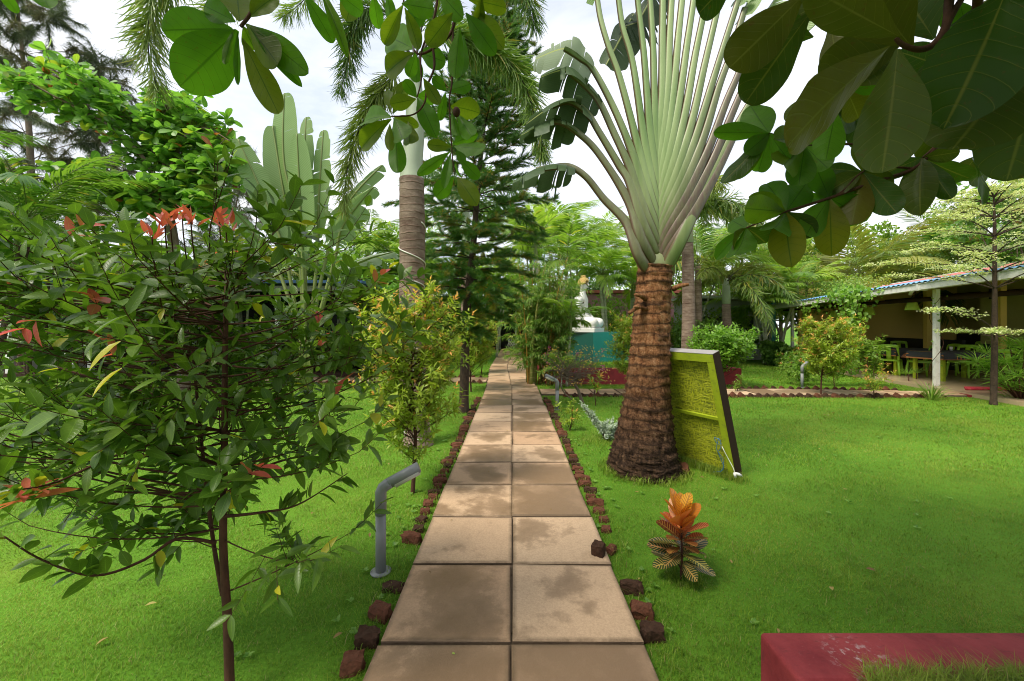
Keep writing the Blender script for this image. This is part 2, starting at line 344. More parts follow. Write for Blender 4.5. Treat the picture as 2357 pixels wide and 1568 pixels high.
M['potg'] = plain('green_pot', (0.02, 0.2, 0.1), 0.4)
M['roofw'] = plain('white_roof_sheet', (0.55, 0.56, 0.55), 0.5, 0.15, 2, 0.05, dirt=(0.2, 0.2, 0.18))
M['roofb'] = plain('blue_roof_sheet', (0.16, 0.36, 0.62), 0.4, 0.2, 2, 0.05)
M['roofr'] = plain('red_roof_sheet', (0.52, 0.13, 0.1), 0.5, 0.15, 2, 0.05)
M['tarp'] = plain('blue_tarpaulin', (0.05, 0.12, 0.3), 0.5, 0.3, 2)
M['curt'] = plain('striped_curtain', (0.03, 0.055, 0.035), 0.8, 0.5, 3)
M['rug'] = plain('red_rug', (0.4, 0.02, 0.04), 0.9, 0.5, 14, 0.5, dirt=(0.5, 0.3, 0.2))
M['pic'] = plain('picture_print', (0.16, 0.05, 0.02), 0.3, 0.6, 3)
M['pic2'] = plain('faded_print', (0.1, 0.12, 0.1), 0.3, 0.7, 6)
M['ink'] = plain('black_paint', (0.01, 0.01, 0.01), 0.6)
M['hut'] = plain('pale_hut_wall', (0.45, 0.48, 0.5), 0.6, 0.1)
M['glass'] = plain('dark_window_glass', (0.03, 0.05, 0.06), 0.15)
M['fruit'] = plain('green_fruit', (0.05, 0.13, 0.03), 0.5)

m, nt, o = mat('scuffed_red_paint'); M['scuff'] = m
t_ = N(nt, 'ShaderNodeTexCoord'); n1 = noise(nt, 4, 8, vec=t_.outputs['Object'], rough=0.7); n2 = noise(nt, 45, 8, vec=t_.outputs['Object'], rough=0.75); n3 = noise(nt, 9, 8, vec=t_.outputs['Object'], rough=0.8, mscale=(1, 2.5, 1))
c = ramp(nt, n1, [(0.35, (0.2, 0.022, 0.028)), (0.62, (0.33, 0.05, 0.055))]); c = mixc(nt, ramp(nt, n3, [(0.56, (0, 0, 0)), (0.7, (0.7, 0.7, 0.7))]), c, (0.07, 0.02, 0.02)); c = mixc(nt, ramp(nt, n2, [(0.62, (0, 0, 0)), (0.72, (0.5, 0.5, 0.5))]), c, (0.45, 0.2, 0.2))
vd = N(nt, 'ShaderNodeVectorMath', operation='DISTANCE'); nt.links.new(t_.outputs['Object'], vd.inputs[0]); vd.inputs[1].default_value = (1.1, 1.27, .45)
f = mixc(nt, 1.0, ramp(nt, vd.outputs['Value'], [(0.03, (1, 1, 1)), (0.12, (0, 0, 0))]), ramp(nt, n2, [(0.54, (0, 0, 0)), (0.6, (1, 1, 1))]), 'MULTIPLY'); c = mixc(nt, f, c, (0.48, 0.36, 0.36))
nt.links.new(prin(nt, c, 0.75, bump(nt, mth(nt, 'ADD', n1, n2), 0.6, 0.012), 0.25), o.inputs[0])
# lawn and soil
m, nt, o = mat('lawn_ground'); M['lawn'] = m
t_ = N(nt, 'ShaderNodeTexCoord'); n1 = noise(nt, 0.7, 5, vec=t_.outputs['Object']); n2 = noise(nt, 60, 4, vec=t_.outputs['Object'])
c = ramp(nt, n1, [(0.35, (0.09, 0.22, 0.014)), (0.6, (0.15, 0.32, 0.025)), (0.75, (0.25, 0.36, 0.04))])
c = mixc(nt, mth(nt, 'MULTIPLY', n2, 0.8), c, (0.05, 0.12, 0.012))
nt.links.new(prin(nt, c, 0.9, bump(nt, n2, 0.6, 0.02), 0.1), o.inputs[0])
m, nt, o = mat('grass_blade'); M['grass'] = m
A = attr(nt, 'A'); g = N(nt, 'ShaderNodeNewGeometry'); n1 = noise(nt, 0.8, 5, vec=g.outputs['Position']); n3 = noise(nt, 5, 4, vec=g.outputs['Position'])
c = mixc(nt, A[0], (0.08, 0.18, 0.01), (0.27, 0.41, 0.035))
f = ramp(nt, n1, [(0.42, (0, 0, 0)), (0.7, (0.7, 0.7, 0.7))]); c = mixc(nt, f, c, (0.36, 0.43, 0.06))
f = ramp(nt, n3, [(0.62, (0, 0, 0)), (0.78, (0.7, 0.7, 0.7))]); c = mixc(nt, f, c, (0.32, 0.33, 0.07)); c = mixc(nt, ramp(nt, noise(nt, 2.6, 6, vec=g.outputs['Position'], rough=0.7), [(0.5, (0, 0, 0)), (0.68, (0.55, 0.55, 0.55))]), c, (0.05, 0.13, 0.008))
f = ramp(nt, A[2], [(0.95, (0, 0, 0)), (0.97, (1, 1, 1))]); c = mixc(nt, f, c, (0.4, 0.35, 0.13))
tr = N(nt, 'ShaderNodeBsdfTranslucent'); nt.links.new(c, tr.inputs[0]); ms = N(nt, 'ShaderNodeMixShader'); ms.inputs[0].default_value = 0.4
nt.links.new(prin(nt, c, 0.5, None, 0.3), ms.inputs[1]); nt.links.new(tr.outputs[0], ms.inputs[2]); nt.links.new(ms.outputs[0], o.inputs[0])
# paving slab: sandy concrete, each slab its own tone, damp patches darker and smoother
m, nt, o = mat('paving_slab'); M['slab'] = m
A = attr(nt, 'A'); t_ = N(nt, 'ShaderNodeTexCoord')
av = N(nt, 'ShaderNodeAttribute', attribute_name='A'); vm = N(nt, 'ShaderNodeVectorMath', operation='MULTIPLY_ADD')
nt.links.new(av.outputs['Vector'], vm.inputs[0]); vm.inputs[1].default_value = (37, 37, 37); nt.links.new(t_.outputs['Object'], vm.inputs[2])
n1 = noise(nt, 2.2, 7, vec=vm.outputs[0], rough=0.6); n2 = noise(nt, 80, 8, vec=t_.outputs['Object'], rough=0.75); n3 = noise(nt, 14, 6, vec=t_.outputs['Object'], rough=0.7)
base = mixc(nt, A[0], (0.46, 0.29, 0.17), (0.6, 0.43, 0.28))
Q = attr(nt, 'luv'); ed_ = mth(nt, 'MAXIMUM', mth(nt, 'ABSOLUTE', Q[0]), mth(nt, 'ABSOLUTE', Q[1]))
wet = ramp(nt, mth(nt, 'ADD', mth(nt, 'SUBTRACT', mth(nt, 'ADD', n1, mth(nt, 'MULTIPLY', mth(nt, 'SUBTRACT', n3, 0.5), 0.22)), mth(nt, 'MULTIPLY', mth(nt, 'POWER', ed_, 2.0), 0.14)), mth(nt, 'MULTIPLY', mth(nt, 'SUBTRACT', A[2], 0.3), 0.28)), [(0.42, (0, 0, 0)), (0.5, (0.7, 0.7, 0.7)), (0.62, (1, 1, 1))])
c = mixc(nt, mixc(nt, 1.0, wet, (0.85,) * 3, 'MULTIPLY'), base, (0.17, 0.105, 0.055))
c = mixc(nt, mixc(nt, 1.0, ramp(nt, n2, [(0.4, (0, 0, 0)), (0.65, (1, 1, 1))]), (0.35,) * 3, 'MULTIPLY'), c, (0.22, 0.13, 0.07)); c = mixc(nt, mixc(nt, 1.0, ramp(nt, n3, [(0.5, (0, 0, 0)), (0.75, (1, 1, 1))]), (0.4,) * 3, 'MULTIPLY'), c, (0.3, 0.2, 0.12))
c = mixc(nt, mth(nt, 'MULTIPLY', ramp(nt, ed_, [(0.93, (0, 0, 0)), (1.0, (1, 1, 1))]), n3), c, (0.09, 0.06, 0.03))
nt.links.new(prin(nt, c, mixc(nt, wet, (0.75,) * 3, (0.42,) * 3), bump(nt, n2, 0.35, 0.006), 0.4), o.inputs[0])
# strand board painted lime
m, nt, o = mat('painted_strand_board'); M['osb'] = m
t_ = N(nt, 'ShaderNodeTexCoord')
hs = []
for k, (sx, rz) in enumerate((((1, 6, 1), 0.4), ((6, 1, 1), -0.5), ((1, 7, 1), 1.2))):
    mp = N(nt, 'ShaderNodeMapping'); mp.inputs['Scale'].default_value = tuple(q * 14 for q in sx); mp.inputs['Rotation'].default_value = (0, 0, rz)
    nt.links.new(t_.outputs['Object'], mp.inputs[0]); hs.append(noise(nt, 1, 3, vec=mp.outputs[0], dist=0.6))
h = mixc(nt, 1.0, mixc(nt, 1.0, hs[0], hs[1], 'LIGHTEN'), hs[2], 'LIGHTEN')
c = ramp(nt, h, [(0.48, (0.13, 0.16, 0.006)), (0.6, (0.36, 0.4, 0.01)), (0.72, (0.5, 0.5, 0.03))])
nt.links.new(prin(nt, c, 0.5, bump(nt, h, 1.0, 0.02)), o.inputs[0])
# fan palm stalk: pale green, red-brown seam along each margin; A.y = how aged
m, nt, o = mat('fan_stalk'); M['stalk'] = m
A = attr(nt, 'A'); Q = attr(nt, 'luv')
n1 = noise(nt, 5, 6, mscale=(1, 1, 0.15)); n2 = noise(nt, 30, 6, mscale=(1, 1, 0.25), rough=0.7)
c = ramp(nt, n1, [(0.35, (0.14, 0.24, 0.06)), (0.65, (0.3, 0.38, 0.16))])
age = mth(nt, 'MULTIPLY', A[1], mth(nt, 'ADD', n2, 0.45)); age.node.use_clamp = True
c = mixc(nt, age, c, (0.11, 0.075, 0.055))
seam = ramp(nt, mth(nt, 'ABSOLUTE', Q[0]), [(0.66, (0, 0, 0)), (0.86, (0.85, 0.85, 0.85))]); c = mixc(nt, seam, c, (0.09, 0.04, 0.02))
nt.links.new(prin(nt, c, 0.42, bump(nt, n2, 0.25, 0.01)), o.inputs[0])
# fibrous fan-palm trunk
m, nt, o = mat('fibrous_trunk'); M['fib'] = m
Q = attr(nt, 'luv'); g = N(nt, 'ShaderNodeTexCoord')
n1 = noise(nt, 26, 8, vec=g.outputs['Object'], mscale=(1, 1, 0.35), rough=0.75); n2 = noise(nt, 5, 5, vec=g.outputs['Object'], mscale=(1, 1, 2.5)); n3 = noise(nt, 90, 4, vec=g.outputs['Object'])
sz_ = N(nt, 'ShaderNodeSeparateXYZ'); nt.links.new(g.outputs['Object'], sz_.inputs[0])
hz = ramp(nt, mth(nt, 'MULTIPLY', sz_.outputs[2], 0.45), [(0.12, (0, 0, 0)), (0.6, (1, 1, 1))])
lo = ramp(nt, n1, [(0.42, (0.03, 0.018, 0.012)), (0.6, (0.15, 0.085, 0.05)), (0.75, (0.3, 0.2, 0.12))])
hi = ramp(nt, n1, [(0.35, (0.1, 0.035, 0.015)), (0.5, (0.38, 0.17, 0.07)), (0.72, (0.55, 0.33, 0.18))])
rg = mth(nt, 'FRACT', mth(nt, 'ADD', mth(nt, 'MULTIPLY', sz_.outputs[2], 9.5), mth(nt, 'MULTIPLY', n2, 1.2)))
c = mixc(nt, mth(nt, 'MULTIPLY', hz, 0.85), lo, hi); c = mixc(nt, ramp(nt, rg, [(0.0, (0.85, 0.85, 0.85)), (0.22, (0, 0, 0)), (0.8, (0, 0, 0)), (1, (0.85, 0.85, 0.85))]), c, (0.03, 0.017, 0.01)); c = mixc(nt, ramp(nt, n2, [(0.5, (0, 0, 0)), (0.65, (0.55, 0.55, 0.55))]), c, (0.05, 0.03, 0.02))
nt.links.new(prin(nt, c, 0.9, bump(nt, mth(nt, 'ADD', n1, mth(nt, 'MULTIPLY', n3, 0.4)), 1.0, 0.05), 0.15), o.inputs[0])
# croton leaf: yellow veins over orange / red / dark green; A.x chooses
m, nt, o = mat('croton_leaf'); M['croton'] = m
A = attr(nt, 'A'); Q = attr(nt, 'luv')
c = ramp(nt, A[0], [(0.0, (0.02, 0.06, 0.02)), (0.3, (0.03, 0.06, 0.015)), (0.45, (0.26, 0.025, 0.02)), (0.62, (0.65, 0.16, 0.02)), (1.0, (0.85, 0.48, 0.04))])
au = mth(nt, 'ABSOLUTE', Q[0]); ph = mth(nt, 'ADD', mth(nt, 'MULTIPLY', Q[1], 11), mth(nt, 'MULTIPLY', au, -1.8))
fr = mth(nt, 'ABSOLUTE', mth(nt, 'SUBTRACT', mth(nt, 'FRACT', mth(nt, 'ADD', ph, mth(nt, 'MULTIPLY', noise(nt, 30, 3), 0.5))), 0.5))
vn = mixc(nt, 1.0, ramp(nt, fr, [(0.08, (1, 1, 1)), (0.2, (0, 0, 0))]), ramp(nt, au, [(0.05, (1, 1, 1)), (0.12, (0, 0, 0))]), 'LIGHTEN')
vc = ramp(nt, A[0], [(0.0, (0.6, 0.25, 0.12)), (0.3, (0.75, 0.6, 0.12)), (0.5, (0.75, 0.3, 0.1)), (1, (0.25, 0.1, 0.02))])
c = mixc(nt, mixc(nt, 1.0, vn, (0.75,) * 3, 'MULTIPLY'), c, vc)
tr = N(nt, 'ShaderNodeBsdfTranslucent'); nt.links.new(c, tr.inputs[0]); ms = N(nt, 'ShaderNodeMixShader'); ms.inputs[0].default_value = 0.3
nt.links.new(prin(nt, c, 0.35), ms.inputs[1]); nt.links.new(tr.outputs[0], ms.inputs[2]); nt.links.new(ms.outputs[0], o.inputs[0])

# ------------------------------------------------------------------ GROUND
def pathc(Y): return np.interp(Y, [0, 9, 14, 25], [0.0, 0.0, -0.17, -0.05])
def grid(x0, x1, y0, y1, z, nx, ny):
    X, Y = np.meshgrid(np.linspace(x0, x1, nx), np.linspace(y0, y1, ny)); v = np.stack([X.ravel(), Y.ravel(), np.full(X.size, z)], 1)
    i = (np.arange(ny - 1)[:, None] * nx + np.arange(nx - 1)[None]).ravel(); return v, [np.stack([i, i + 1, i + nx + 1, i + nx], 1)]
mb = MB(); v, f = grid(-220, 220, -60, 380, 0, 80, 80); mb.add(v, f); tag(mb.build('lawn', M['lawn']), kind='structure')

def slab_box(mb, x0, x1, y0, y1, z0, z1, tilt=0.006):
    dz = U(-tilt, tilt, 4); v = np.array([(x0, y0, z0), (x1, y0, z0), (x1, y1, z0), (x0, y1, z0), (x0, y0, z1 + dz[0]), (x1, y0, z1 + dz[1]), (x1, y1, z1 + dz[2]), (x0, y1, z1 + dz[3])])
    jt = U(-.005, .005, (4, 2)); v[:4, :2] += jt; v[4:, :2] += jt
    b = 0.006; top = v[4:].copy(); top[:, 2] += 0.0; cc = top.mean(0); ins = top.copy(); ins[:, :2] += np.sign(cc[:2] - ins[:, :2]) * b
    v[4:, 2] -= 0.005; v = np.concatenate([v, ins])
    fs = [(0, 1, 5, 4), (1, 2, 6, 5), (2, 3, 7, 6), (3, 0, 4, 7), (4, 5, 9, 8), (5, 6, 10, 9), (6, 7, 11, 10), (7, 4, 8, 11), (8, 9, 10, 11)]
    aa = (U(0, 1), 0, U(0, 1)); mb.add(v, [fs[4:]], aa, np.array([(-1, -1, 0), (1, -1, 0), (1, 1, 0), (-1, 1, 0)] * 3), 0, False); mb.add(v, [fs[:4]], aa, None, 1, False)
mb = MB(); y = 1.848 - 0.614 * 5
while y < 25.3:
    g = 0.024 if y < 4 else 0.014
    for s in (-1, 1):
        cx = float(pathc(y)) + U(-.006, .006); x0, x1 = (cx - 0.605, cx - 0.003) if s < 0 else (cx + 0.003, cx + 0.605)
        slab_box(mb, x0, x1, y + g / 2, y + 0.614 - g / 2, 0.0, 0.05)
    y += 0.614
tag(mb.build('path', [M['slab'], M['soil']]), kind='structure')
mb = MB()
for k in range(60):
    ya = -1 + k * 0.45; mb.box((float(pathc(ya)), ya, 0.017), (1.2, 0.46, 0.034))
tag(mb.build('path_bed', M['soil']), kind='structure')
mb = MB(); x = 0.63
while x < 9.6:
    w_ = 0.58; slab_box(mb, x, x + w_ - 0.03, 8.68 - x * 0.02, 9.36 - max(0, x - 6) * 0.1, 0.0, 0.04); x += w_
x = -0.68
while x > -6.2:
    slab_box(mb, x - 0.57, x, 10.6, 11.4, 0.0, 0.04); x -= 0.6
tag(mb.build('cross_path', [M['slab'], M['soil']]), kind='structure')

# grass blades (stuff)
def grass_patch(xs, ys, zs, hts, wds, name, label, loc=None):
    k = len(xs); az = U(0, 2 * math.pi, k); ln = U(0.1, 1.3, k) * hts
    d = np.stack([np.cos(az), np.sin(az)], 1); s = np.stack([-d[:, 1], d[:, 0]], 1) * wds[:, None] / 2
    b = np.stack([xs, ys], 1); V = np.zeros((k, 5, 3)); h2 = hts * U(0.7, 1.1, k)
    V[:, 0, :2] = b - s; V[:, 1, :2] = b + s; V[:, 2, :2] = b + s * .8 + d * ln[:, None] * .3; V[:, 3, :2] = b - s * .8 + d * ln[:, None] * .3; V[:, 4, :2] = b + d * ln[:, None]
    V[:, 2, 2] = V[:, 3, 2] = h2 * .6; V[:, 4, 2] = h2 * U(.7, 1.05, k); V[:, :, 2] += zs[:, None] - 0.002
    off = (np.arange(k) * 5)[:, None]; mb = MB()
    a = np.repeat(np.stack([U(0, 1, k), np.zeros(k), U(0, 1, k)], 1), 5, 0)
    mb.add(V.reshape(-1, 3), [off + np.array([[0, 1, 2, 3]]), off + np.array([[3, 2, 4]])], a)
    o = mb.build(name, M['grass'], loc=loc); return tag(o, label, 'grass', kind='stuff')
def free(x, y):
    ok = np.abs(x - pathc(y)) > 0.625
    ok &= ~((x > 0.6) & (x < 9.7) & (y > 8.66 - x * .02) & (y < 9.38 - np.maximum(0, x - 6) * .1))
    ok &= ~((x < -0.6) & (x > -6.2) & (y > 10.58) & (y < 11.42))
    ok &= ~((x > 0.86) & (y < 1.42)) & ~((x > 0.88) & (x < 6.0) & (y > 10.25) & (y < 16))
    ok &= ~(x > 9.75 + 0.139 * (y - 9.0)) | (y < 7.6)
    ok &= ((x - 1.37) ** 2 + (y - 4.2) ** 2 > 0.1)
    return ok
X = []; Yy = []; Hh = []; Ww = []
for y0, y1, den, hh, ww in ((1.3, 2.6, 15000, .022, .0021), (2.6, 4.2, 9500, .023, .0028), (4.2, 6.5, 4200, .028, .0048), (6.5, 10, 1500, .034, .008), (10, 16, 420, .042, .015)):
    xm = min(y1 * 1.31 + .3, 14); k = int(den * (y1 - y0) * 2 * xm); x = U(-xm, xm, k); y = U(y0, y1, k); q = free(x, y) & (np.abs(x) < y * 1.31 + .35); x, y = x[q], y[q]
    cl = 0.8 + 0.35 * np.sin(x * 3.1 + np.sin(y * 2.3) * 2) * np.sin(y * 3.7 + x) + 0.2 * np.sin(x * 17) * np.sin(y * 19)
    X.append(x); Yy.append(y); Hh.append(hh * np.clip(cl, .5, 1.4) * U(.6, 1.3, len(x))); Ww.append(np.full(len(x), ww))
# longer tufts along the edges, the trunk and the board
def tuft(cx, cy, r, n, h, w=.004):
    a = U(0, 6.28, n); q = np.sqrt(U(0, 1, n)) * r; x = cx + np.cos(a) * q; y = cy + np.sin(a) * q; k = free(x, y) | (np.hypot(x - 1.37, y - 4.2) < .1)
    X.append(x[k]); Yy.append(y[k]); Hh.append(h * U(.5, 1.2, k.sum())); Ww.append(np.full(k.sum(), w))
for yy in np.arange(1.4, 8.4, .12):
    for s in (-1, 1): tuft(s * U(.66, .74), yy + U(-.05, .05), .1, 45, U(.035, .07), .0035)
for a in np.arange(0, 6.3, .35): tuft(1.37 + .38 * math.cos(a), 4.2 + .38 * math.sin(a), .1, 120, .08)
for q in np.arange(0, 1.01, .08): tuft(2.2 - .5 * q, 3.9 + .85 * q, .1, 130, .1)
tuft(1.01, 2.4, .12, 300, .06, .003); tuft(1.15, 5.3, .3, 500, .06)
for xx in np.arange(.9, 9.3, .16): tuft(xx, 8.47 - xx * .02, .08, 16, .05, .007); tuft(xx, 10.1, .1, 30, .06, .009) if xx < 4.5 else tuft(xx, 9.62 - max(0, xx - 6) * .1, .08, 16, .05, .008)
for xx in np.arange(-6, -.7, .16): tuft(xx, 10.45, .1, 30, .06, .008); tuft(xx, 11.55, .1, 30, .06, .009)
X, Yy, Hh, Ww = map(np.concatenate, (X, Yy, Hh, Ww))
grass_patch(X, Yy, np.zeros(len(X)), Hh, Ww, 'grass', 'short bright green lawn grass on both sides of the slab path')

# ------------------------------------------------------------------ kerb stones
def rock(name, c, d, rz, m, seed, rx=0, rot=0):
    r = np.random.default_rng(seed); n = 5; mb = MB(); g = np.linspace(-1, 1, n); V = []; idx = {}; fs = []
    def vid(p):
        k = tuple(np.round(p, 4))
        if k not in idx:
            idx[k] = len(V); q = np.array(p, float); q = q / np.linalg.norm(q) * (0.35 * np.linalg.norm(q) + 0.75 * 1.0) if 0 else q * (1 - 0.1 * (np.sort(np.abs(q))[1] > .9) - .07 * (np.sort(np.abs(q))[0] > .9)); V.append(q)
        return idx[k]
    for ax in range(3):
        for s in (-1, 1):
            for i in range(n - 1):
                for j in range(n - 1):
                    qd = []
                    for (a, b) in ((i, j), (i + 1, j), (i + 1, j + 1), (i, j + 1)):
                        p = [0, 0, 0]; p[ax] = s; p[(ax + 1) % 3] = g[a]; p[(ax + 2) % 3] = g[b]; qd.append(vid(p))
                    fs.append(qd if s > 0 else qd[::-1])
    V = np.array(V) + r.normal(0, .09, (len(V), 3))
    V = V * np.array(d) / 2
    Mt = np.array(Matrix.Rotation(rz, 3, 'Z') @ Matrix.Rotation(rx, 3, 'X') @ Matrix.Rotation(rot, 3, 'Y')); V = V @ Mt.T
    mb.add(V + np.asarray(c), [fs], (r.uniform(), 0, 0), None, 0, False); o = mb.build(name, m, loc=c); return o
stones = [rock('kerb_stone', (0, 0, -30), (.11 + .02 * i, .095, .13), 0, M['brickm'] if i % 2 else M['brickr'], 10 + i) for i in range(5)]
ONES = 'first second third fourth fifth sixth seventh eighth ninth tenth eleventh twelfth thirteenth fourteenth fifteenth sixteenth seventeenth eighteenth nineteenth'.split()
def nth(i):
    if i < 19: return ONES[i]
    t_, u_ = divmod(i + 1, 10); tw = {2: 'twent', 3: 'thirt', 4: 'fort', 5: 'fift'}[t_]
    return tw + 'ieth' if u_ == 0 else tw + 'y-' + ONES[u_ - 1]
def stone(loc, rz, s, label, group, i, tilt=0, name='kerb_stone'):
    o = stones[i % 5].copy(); o.name = name; C.objects.link(o); o.location = loc; o.rotation_euler = (U(-.15, .15) + tilt, U(-.12, .12), rz); s *= .8; o.scale = (s * U(.75, 1.2), s * U(.75, 1.15), s * U(.8, 1.1)); o.location.z -= .015; return tag(o, label, 'stone', group)
lx = [(812, 1540), (845, 1482), (876, 1420), (905, 1356), (948, 1248), (965, 1219), (978, 1190), (995, 1158), (1001, 1140), (1006, 1122), (1012, 1105), (1018, 1090), (1025, 1075), (1031, 1062), (1036, 1050), (1042, 1040), (1055, 1018)]
lx = [q for q in lx if q[1] > 1235]
for k, (px, py) in enumerate(lx):
    p = G(px, py); stone((min(p[0], -.665), p[1], .03 if k != 3 else .0), U(-.3, .3), 1.0 if k < 7 else .9, nth(k) + ' laterite kerb stone from the bottom of the loose row left of the path', 'kerb stones left of the main path', k)
rx = [(1494, 1470), (1468, 1418), (1440, 1363), (1385, 1218), (1376, 1192), (1371, 1170), (1352, 1148), (1344, 1132), (1335, 1118), (1328, 1104), (1310, 1062), (1305, 1050), (1298, 1036), (1293, 1026), (1288, 1016)]
rx = [q for q in rx if q[1] > 1235]
for k, (px, py) in enumerate(rx):
    p = G(px, py); stone((max(p[0], .67), p[1], .03), U(-.3, .3), 1.0 if k < 6 else .9, nth(k) + ' laterite kerb stone from the bottom of the loose row right of the path', 'kerb stones right of the main path', k + 1)
for s in (-1, 1):
    y = 2.95; kk = 0
    while y < 8.3:
        stone((s * (.69 + U(-.015, .015)), y, .012), U(-.3, .3), .92, nth(kk) + ' small kerb stone of the close row on the ' + ('left' if s < 0 else 'right') + ' path edge towards the crossing', 'kerb stones by the path near the crossing', int(U(0, 5))); y += U(.115, .15); kk += 1
o = stone((0.55, 2.57, .095), 1.1, .95, 'toppled laterite kerb stone lying on the right edge of the path slab', None, 1, tilt=1.4)
o = stone((.66, 2.68, .02), 1.0, .7, 'crumbled red kerb stone in the grass behind the toppled one', None, 2)
def row(x0, x1, yf, step, label, group):
    x = x0; kk = 0
    while x < x1:
        o = stone((x, yf(x) + U(-.02, .02), .03), U(-.1, .1), 1.1, nth(kk) + ' ' + label, group, int(U(0, 5)), name='kerb_brick'); o['category'] = 'brick'
        o.rotation_euler = (U(-.08, .08), R(45) + U(-.15, .15), U(-.12, .12)); x += step * U(.85, 1.15); kk += 1
row(1.15, 9.1, lambda x: 8.57 - x * .02, .175, 'corner-up brick from the left, near side of the right cross path', 'sawtooth bricks on the near side of the right cross path')
row(5.0, 8.9, lambda x: 9.47 - max(0, x - 6) * .1, .18, 'corner-up brick from the left, far side of the right cross path', 'sawtooth bricks on the far side of the right cross path')
row(-6.1, -.75, lambda x: 10.5, .19, 'corner-up brick from the left, near side of the left cross path', 'sawtooth bricks on the near side of the left cross path')
row(-6.1, -.75, lambda x: 11.5, .19, 'corner-up brick from the left, far side of the left cross path', 'sawtooth bricks on the far side of the left cross path')
for s_ in stones: bpy.data.objects.remove(s_)
o = rock('broken_brick', (1.76, 4.15, .03), (.2, .1, .08), 1.2, M['brickr'], 77); tag(o, 'red broken brick in the grass between palm trunk and board', 'brick')

# ------------------------------------------------------------------ PLANTERS, PLINTH, STATUE
t = empty('planter_box', 'dark red painted planter with grass on top, bottom right corner', 'planter', (0.87, 1.39, 0))
mb = MB(); z = .45
def wallrun(mb, pts, z0, z1, th):
    pass
mb.box((2.5, 1.295, .225), (3.3, .19, .45)); mb.box((.965, .35, .2245), (.19, 1.70, .449)); mb.box((2.5, -.5, .224), (3.0, .19, .448))
o = mb.build('wall', M['scuff']); bv_ = o.modifiers.new('Bevel', 'BEVEL'); bv_.width = .014; bv_.segments = 3; o.parent = t; o.matrix_parent_inverse = Matrix.Translation((-0.87, -1.39, 0))
mb = MB(); mb.box((2.5, .4, .212), (2.9, 1.62, .425)); o = mb.build('soil', M['lawn']); o.parent = t; o.matrix_parent_inverse = Matrix.Translation((-0.87, -1.39, 0))
k = 80000; x = U(1.04, 2.6, k); y = U(.7, 1.225, k); q = (x < y * 1.4 + .3) & (x > 1.06 + .03 * np.sin(y * 31))
o = grass_patch(x[q], y[q], np.full(q.sum(), .425), U(.03, .075, q.sum()), np.full(q.sum(), .0022), 'planter_grass', 'dark green grass overgrowing the near red planter')
t = empty('raised_bed', 'low dark red walled bed carrying the teal plinth', 'planter', (0.85, 10.3, 0))
def world_part(mb, name, m, t, label=None, sm=True):
    o = mb.build(name, m, sm=sm); o.parent = t; bpy.context.view_layer.update() if 0 else None
    o.matrix_parent_inverse = Matrix.Translation(Vector(t.location)).inverted() if t.rotation_euler.z == 0 else (Matrix.Translation(Vector(t.location)) @ Matrix.Rotation(t.rotation_euler.z, 4, 'Z')).inverted()
    if label: o['label'] = label
    return o
mb = MB(); mb.box((3.35, 10.4, .205), (5.0, .2, .41)); mb.box((.95, 13, .204), (.2, 5.0, .408)); mb.box((5.75, 13, .204), (.2, 5.0, .408)); mb.box((3.35, 15.6, .203), (5.0, .2, .406))
world_part(mb, 'wall', M['red'], t)
mb = MB(); v, f = grid(1.0, 5.7, 10.45, 15.55, .385, 4, 4); mb.add(v, f); world_part(mb, 'soil', M['lawn'], t)
k = 9000; x = U(1.06, 5.6, k); y = U(10.5, 15, k); grass_patch(x, y, np.full(k, .385), U(.04, .09, k), np.full(k, .014), 'bed_grass', 'bright green grass inside the red walled bed')
# plinth: box turned so one edge faces the camera
PC = P(1366, 835, 12.2); ang = R(-38)
dR = np.array((math.cos(R(22)), math.sin(R(22)), 0)); dL = np.array((-math.cos(R(40)), math.sin(R(40)), 0)) * 1.0
pz0, pz1 = .385, 1.30; A0 = np.array((PC[0], 12.2, 0)); wR, wL = 1.7, 1.9
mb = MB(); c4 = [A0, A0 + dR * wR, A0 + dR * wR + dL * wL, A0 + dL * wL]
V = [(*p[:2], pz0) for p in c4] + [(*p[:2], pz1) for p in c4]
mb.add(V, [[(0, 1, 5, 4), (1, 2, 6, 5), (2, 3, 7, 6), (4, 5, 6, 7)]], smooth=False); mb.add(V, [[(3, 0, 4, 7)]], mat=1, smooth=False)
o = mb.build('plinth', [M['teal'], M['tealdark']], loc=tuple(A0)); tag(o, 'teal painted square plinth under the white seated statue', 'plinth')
# statue (faces right-away from the camera), one continuous skinned body
sc0 = P(1342, 765, 12.9); SX, SY = sc0[0], 12.95
t = empty('seated_statue', 'white seated statue with golden curled hair on the teal plinth', 'statue', (SX, SY, pz1), R(-28))
mb = MB(); mb.lathe((0, 0, 0), [(0.0, 0.002), (.78, 0.002), (.78, .12), (.74, .14), (0, .14)], 4); o = mb.build('base_slab', M['statue'], sm=False); o.parent = t
o.rotation_euler.z = R(45)
def skin_obj(name, verts, edges, radii, m, parent, sub=2, root=0):
    me = bpy.data.meshes.new(name); me.from_pydata([tuple(v) for v in verts], edges, []); o = bpy.data.objects.new(name, me); C.objects.link(o)
    sk = o.modifiers.new('Skin', 'SKIN'); sk.use_smooth_shade = True
    for i, r_ in enumerate(radii):
        s_ = me.skin_vertices[0].data[i]; s_.radius = r_ if isinstance(r_, tuple) else (r_, r_); s_.use_root = (i == root)
    sb = o.modifiers.new('Sub', 'SUBSURF'); sb.levels = sub; sb.render_levels = sub; me.materials.append(m); o.parent = parent; return o
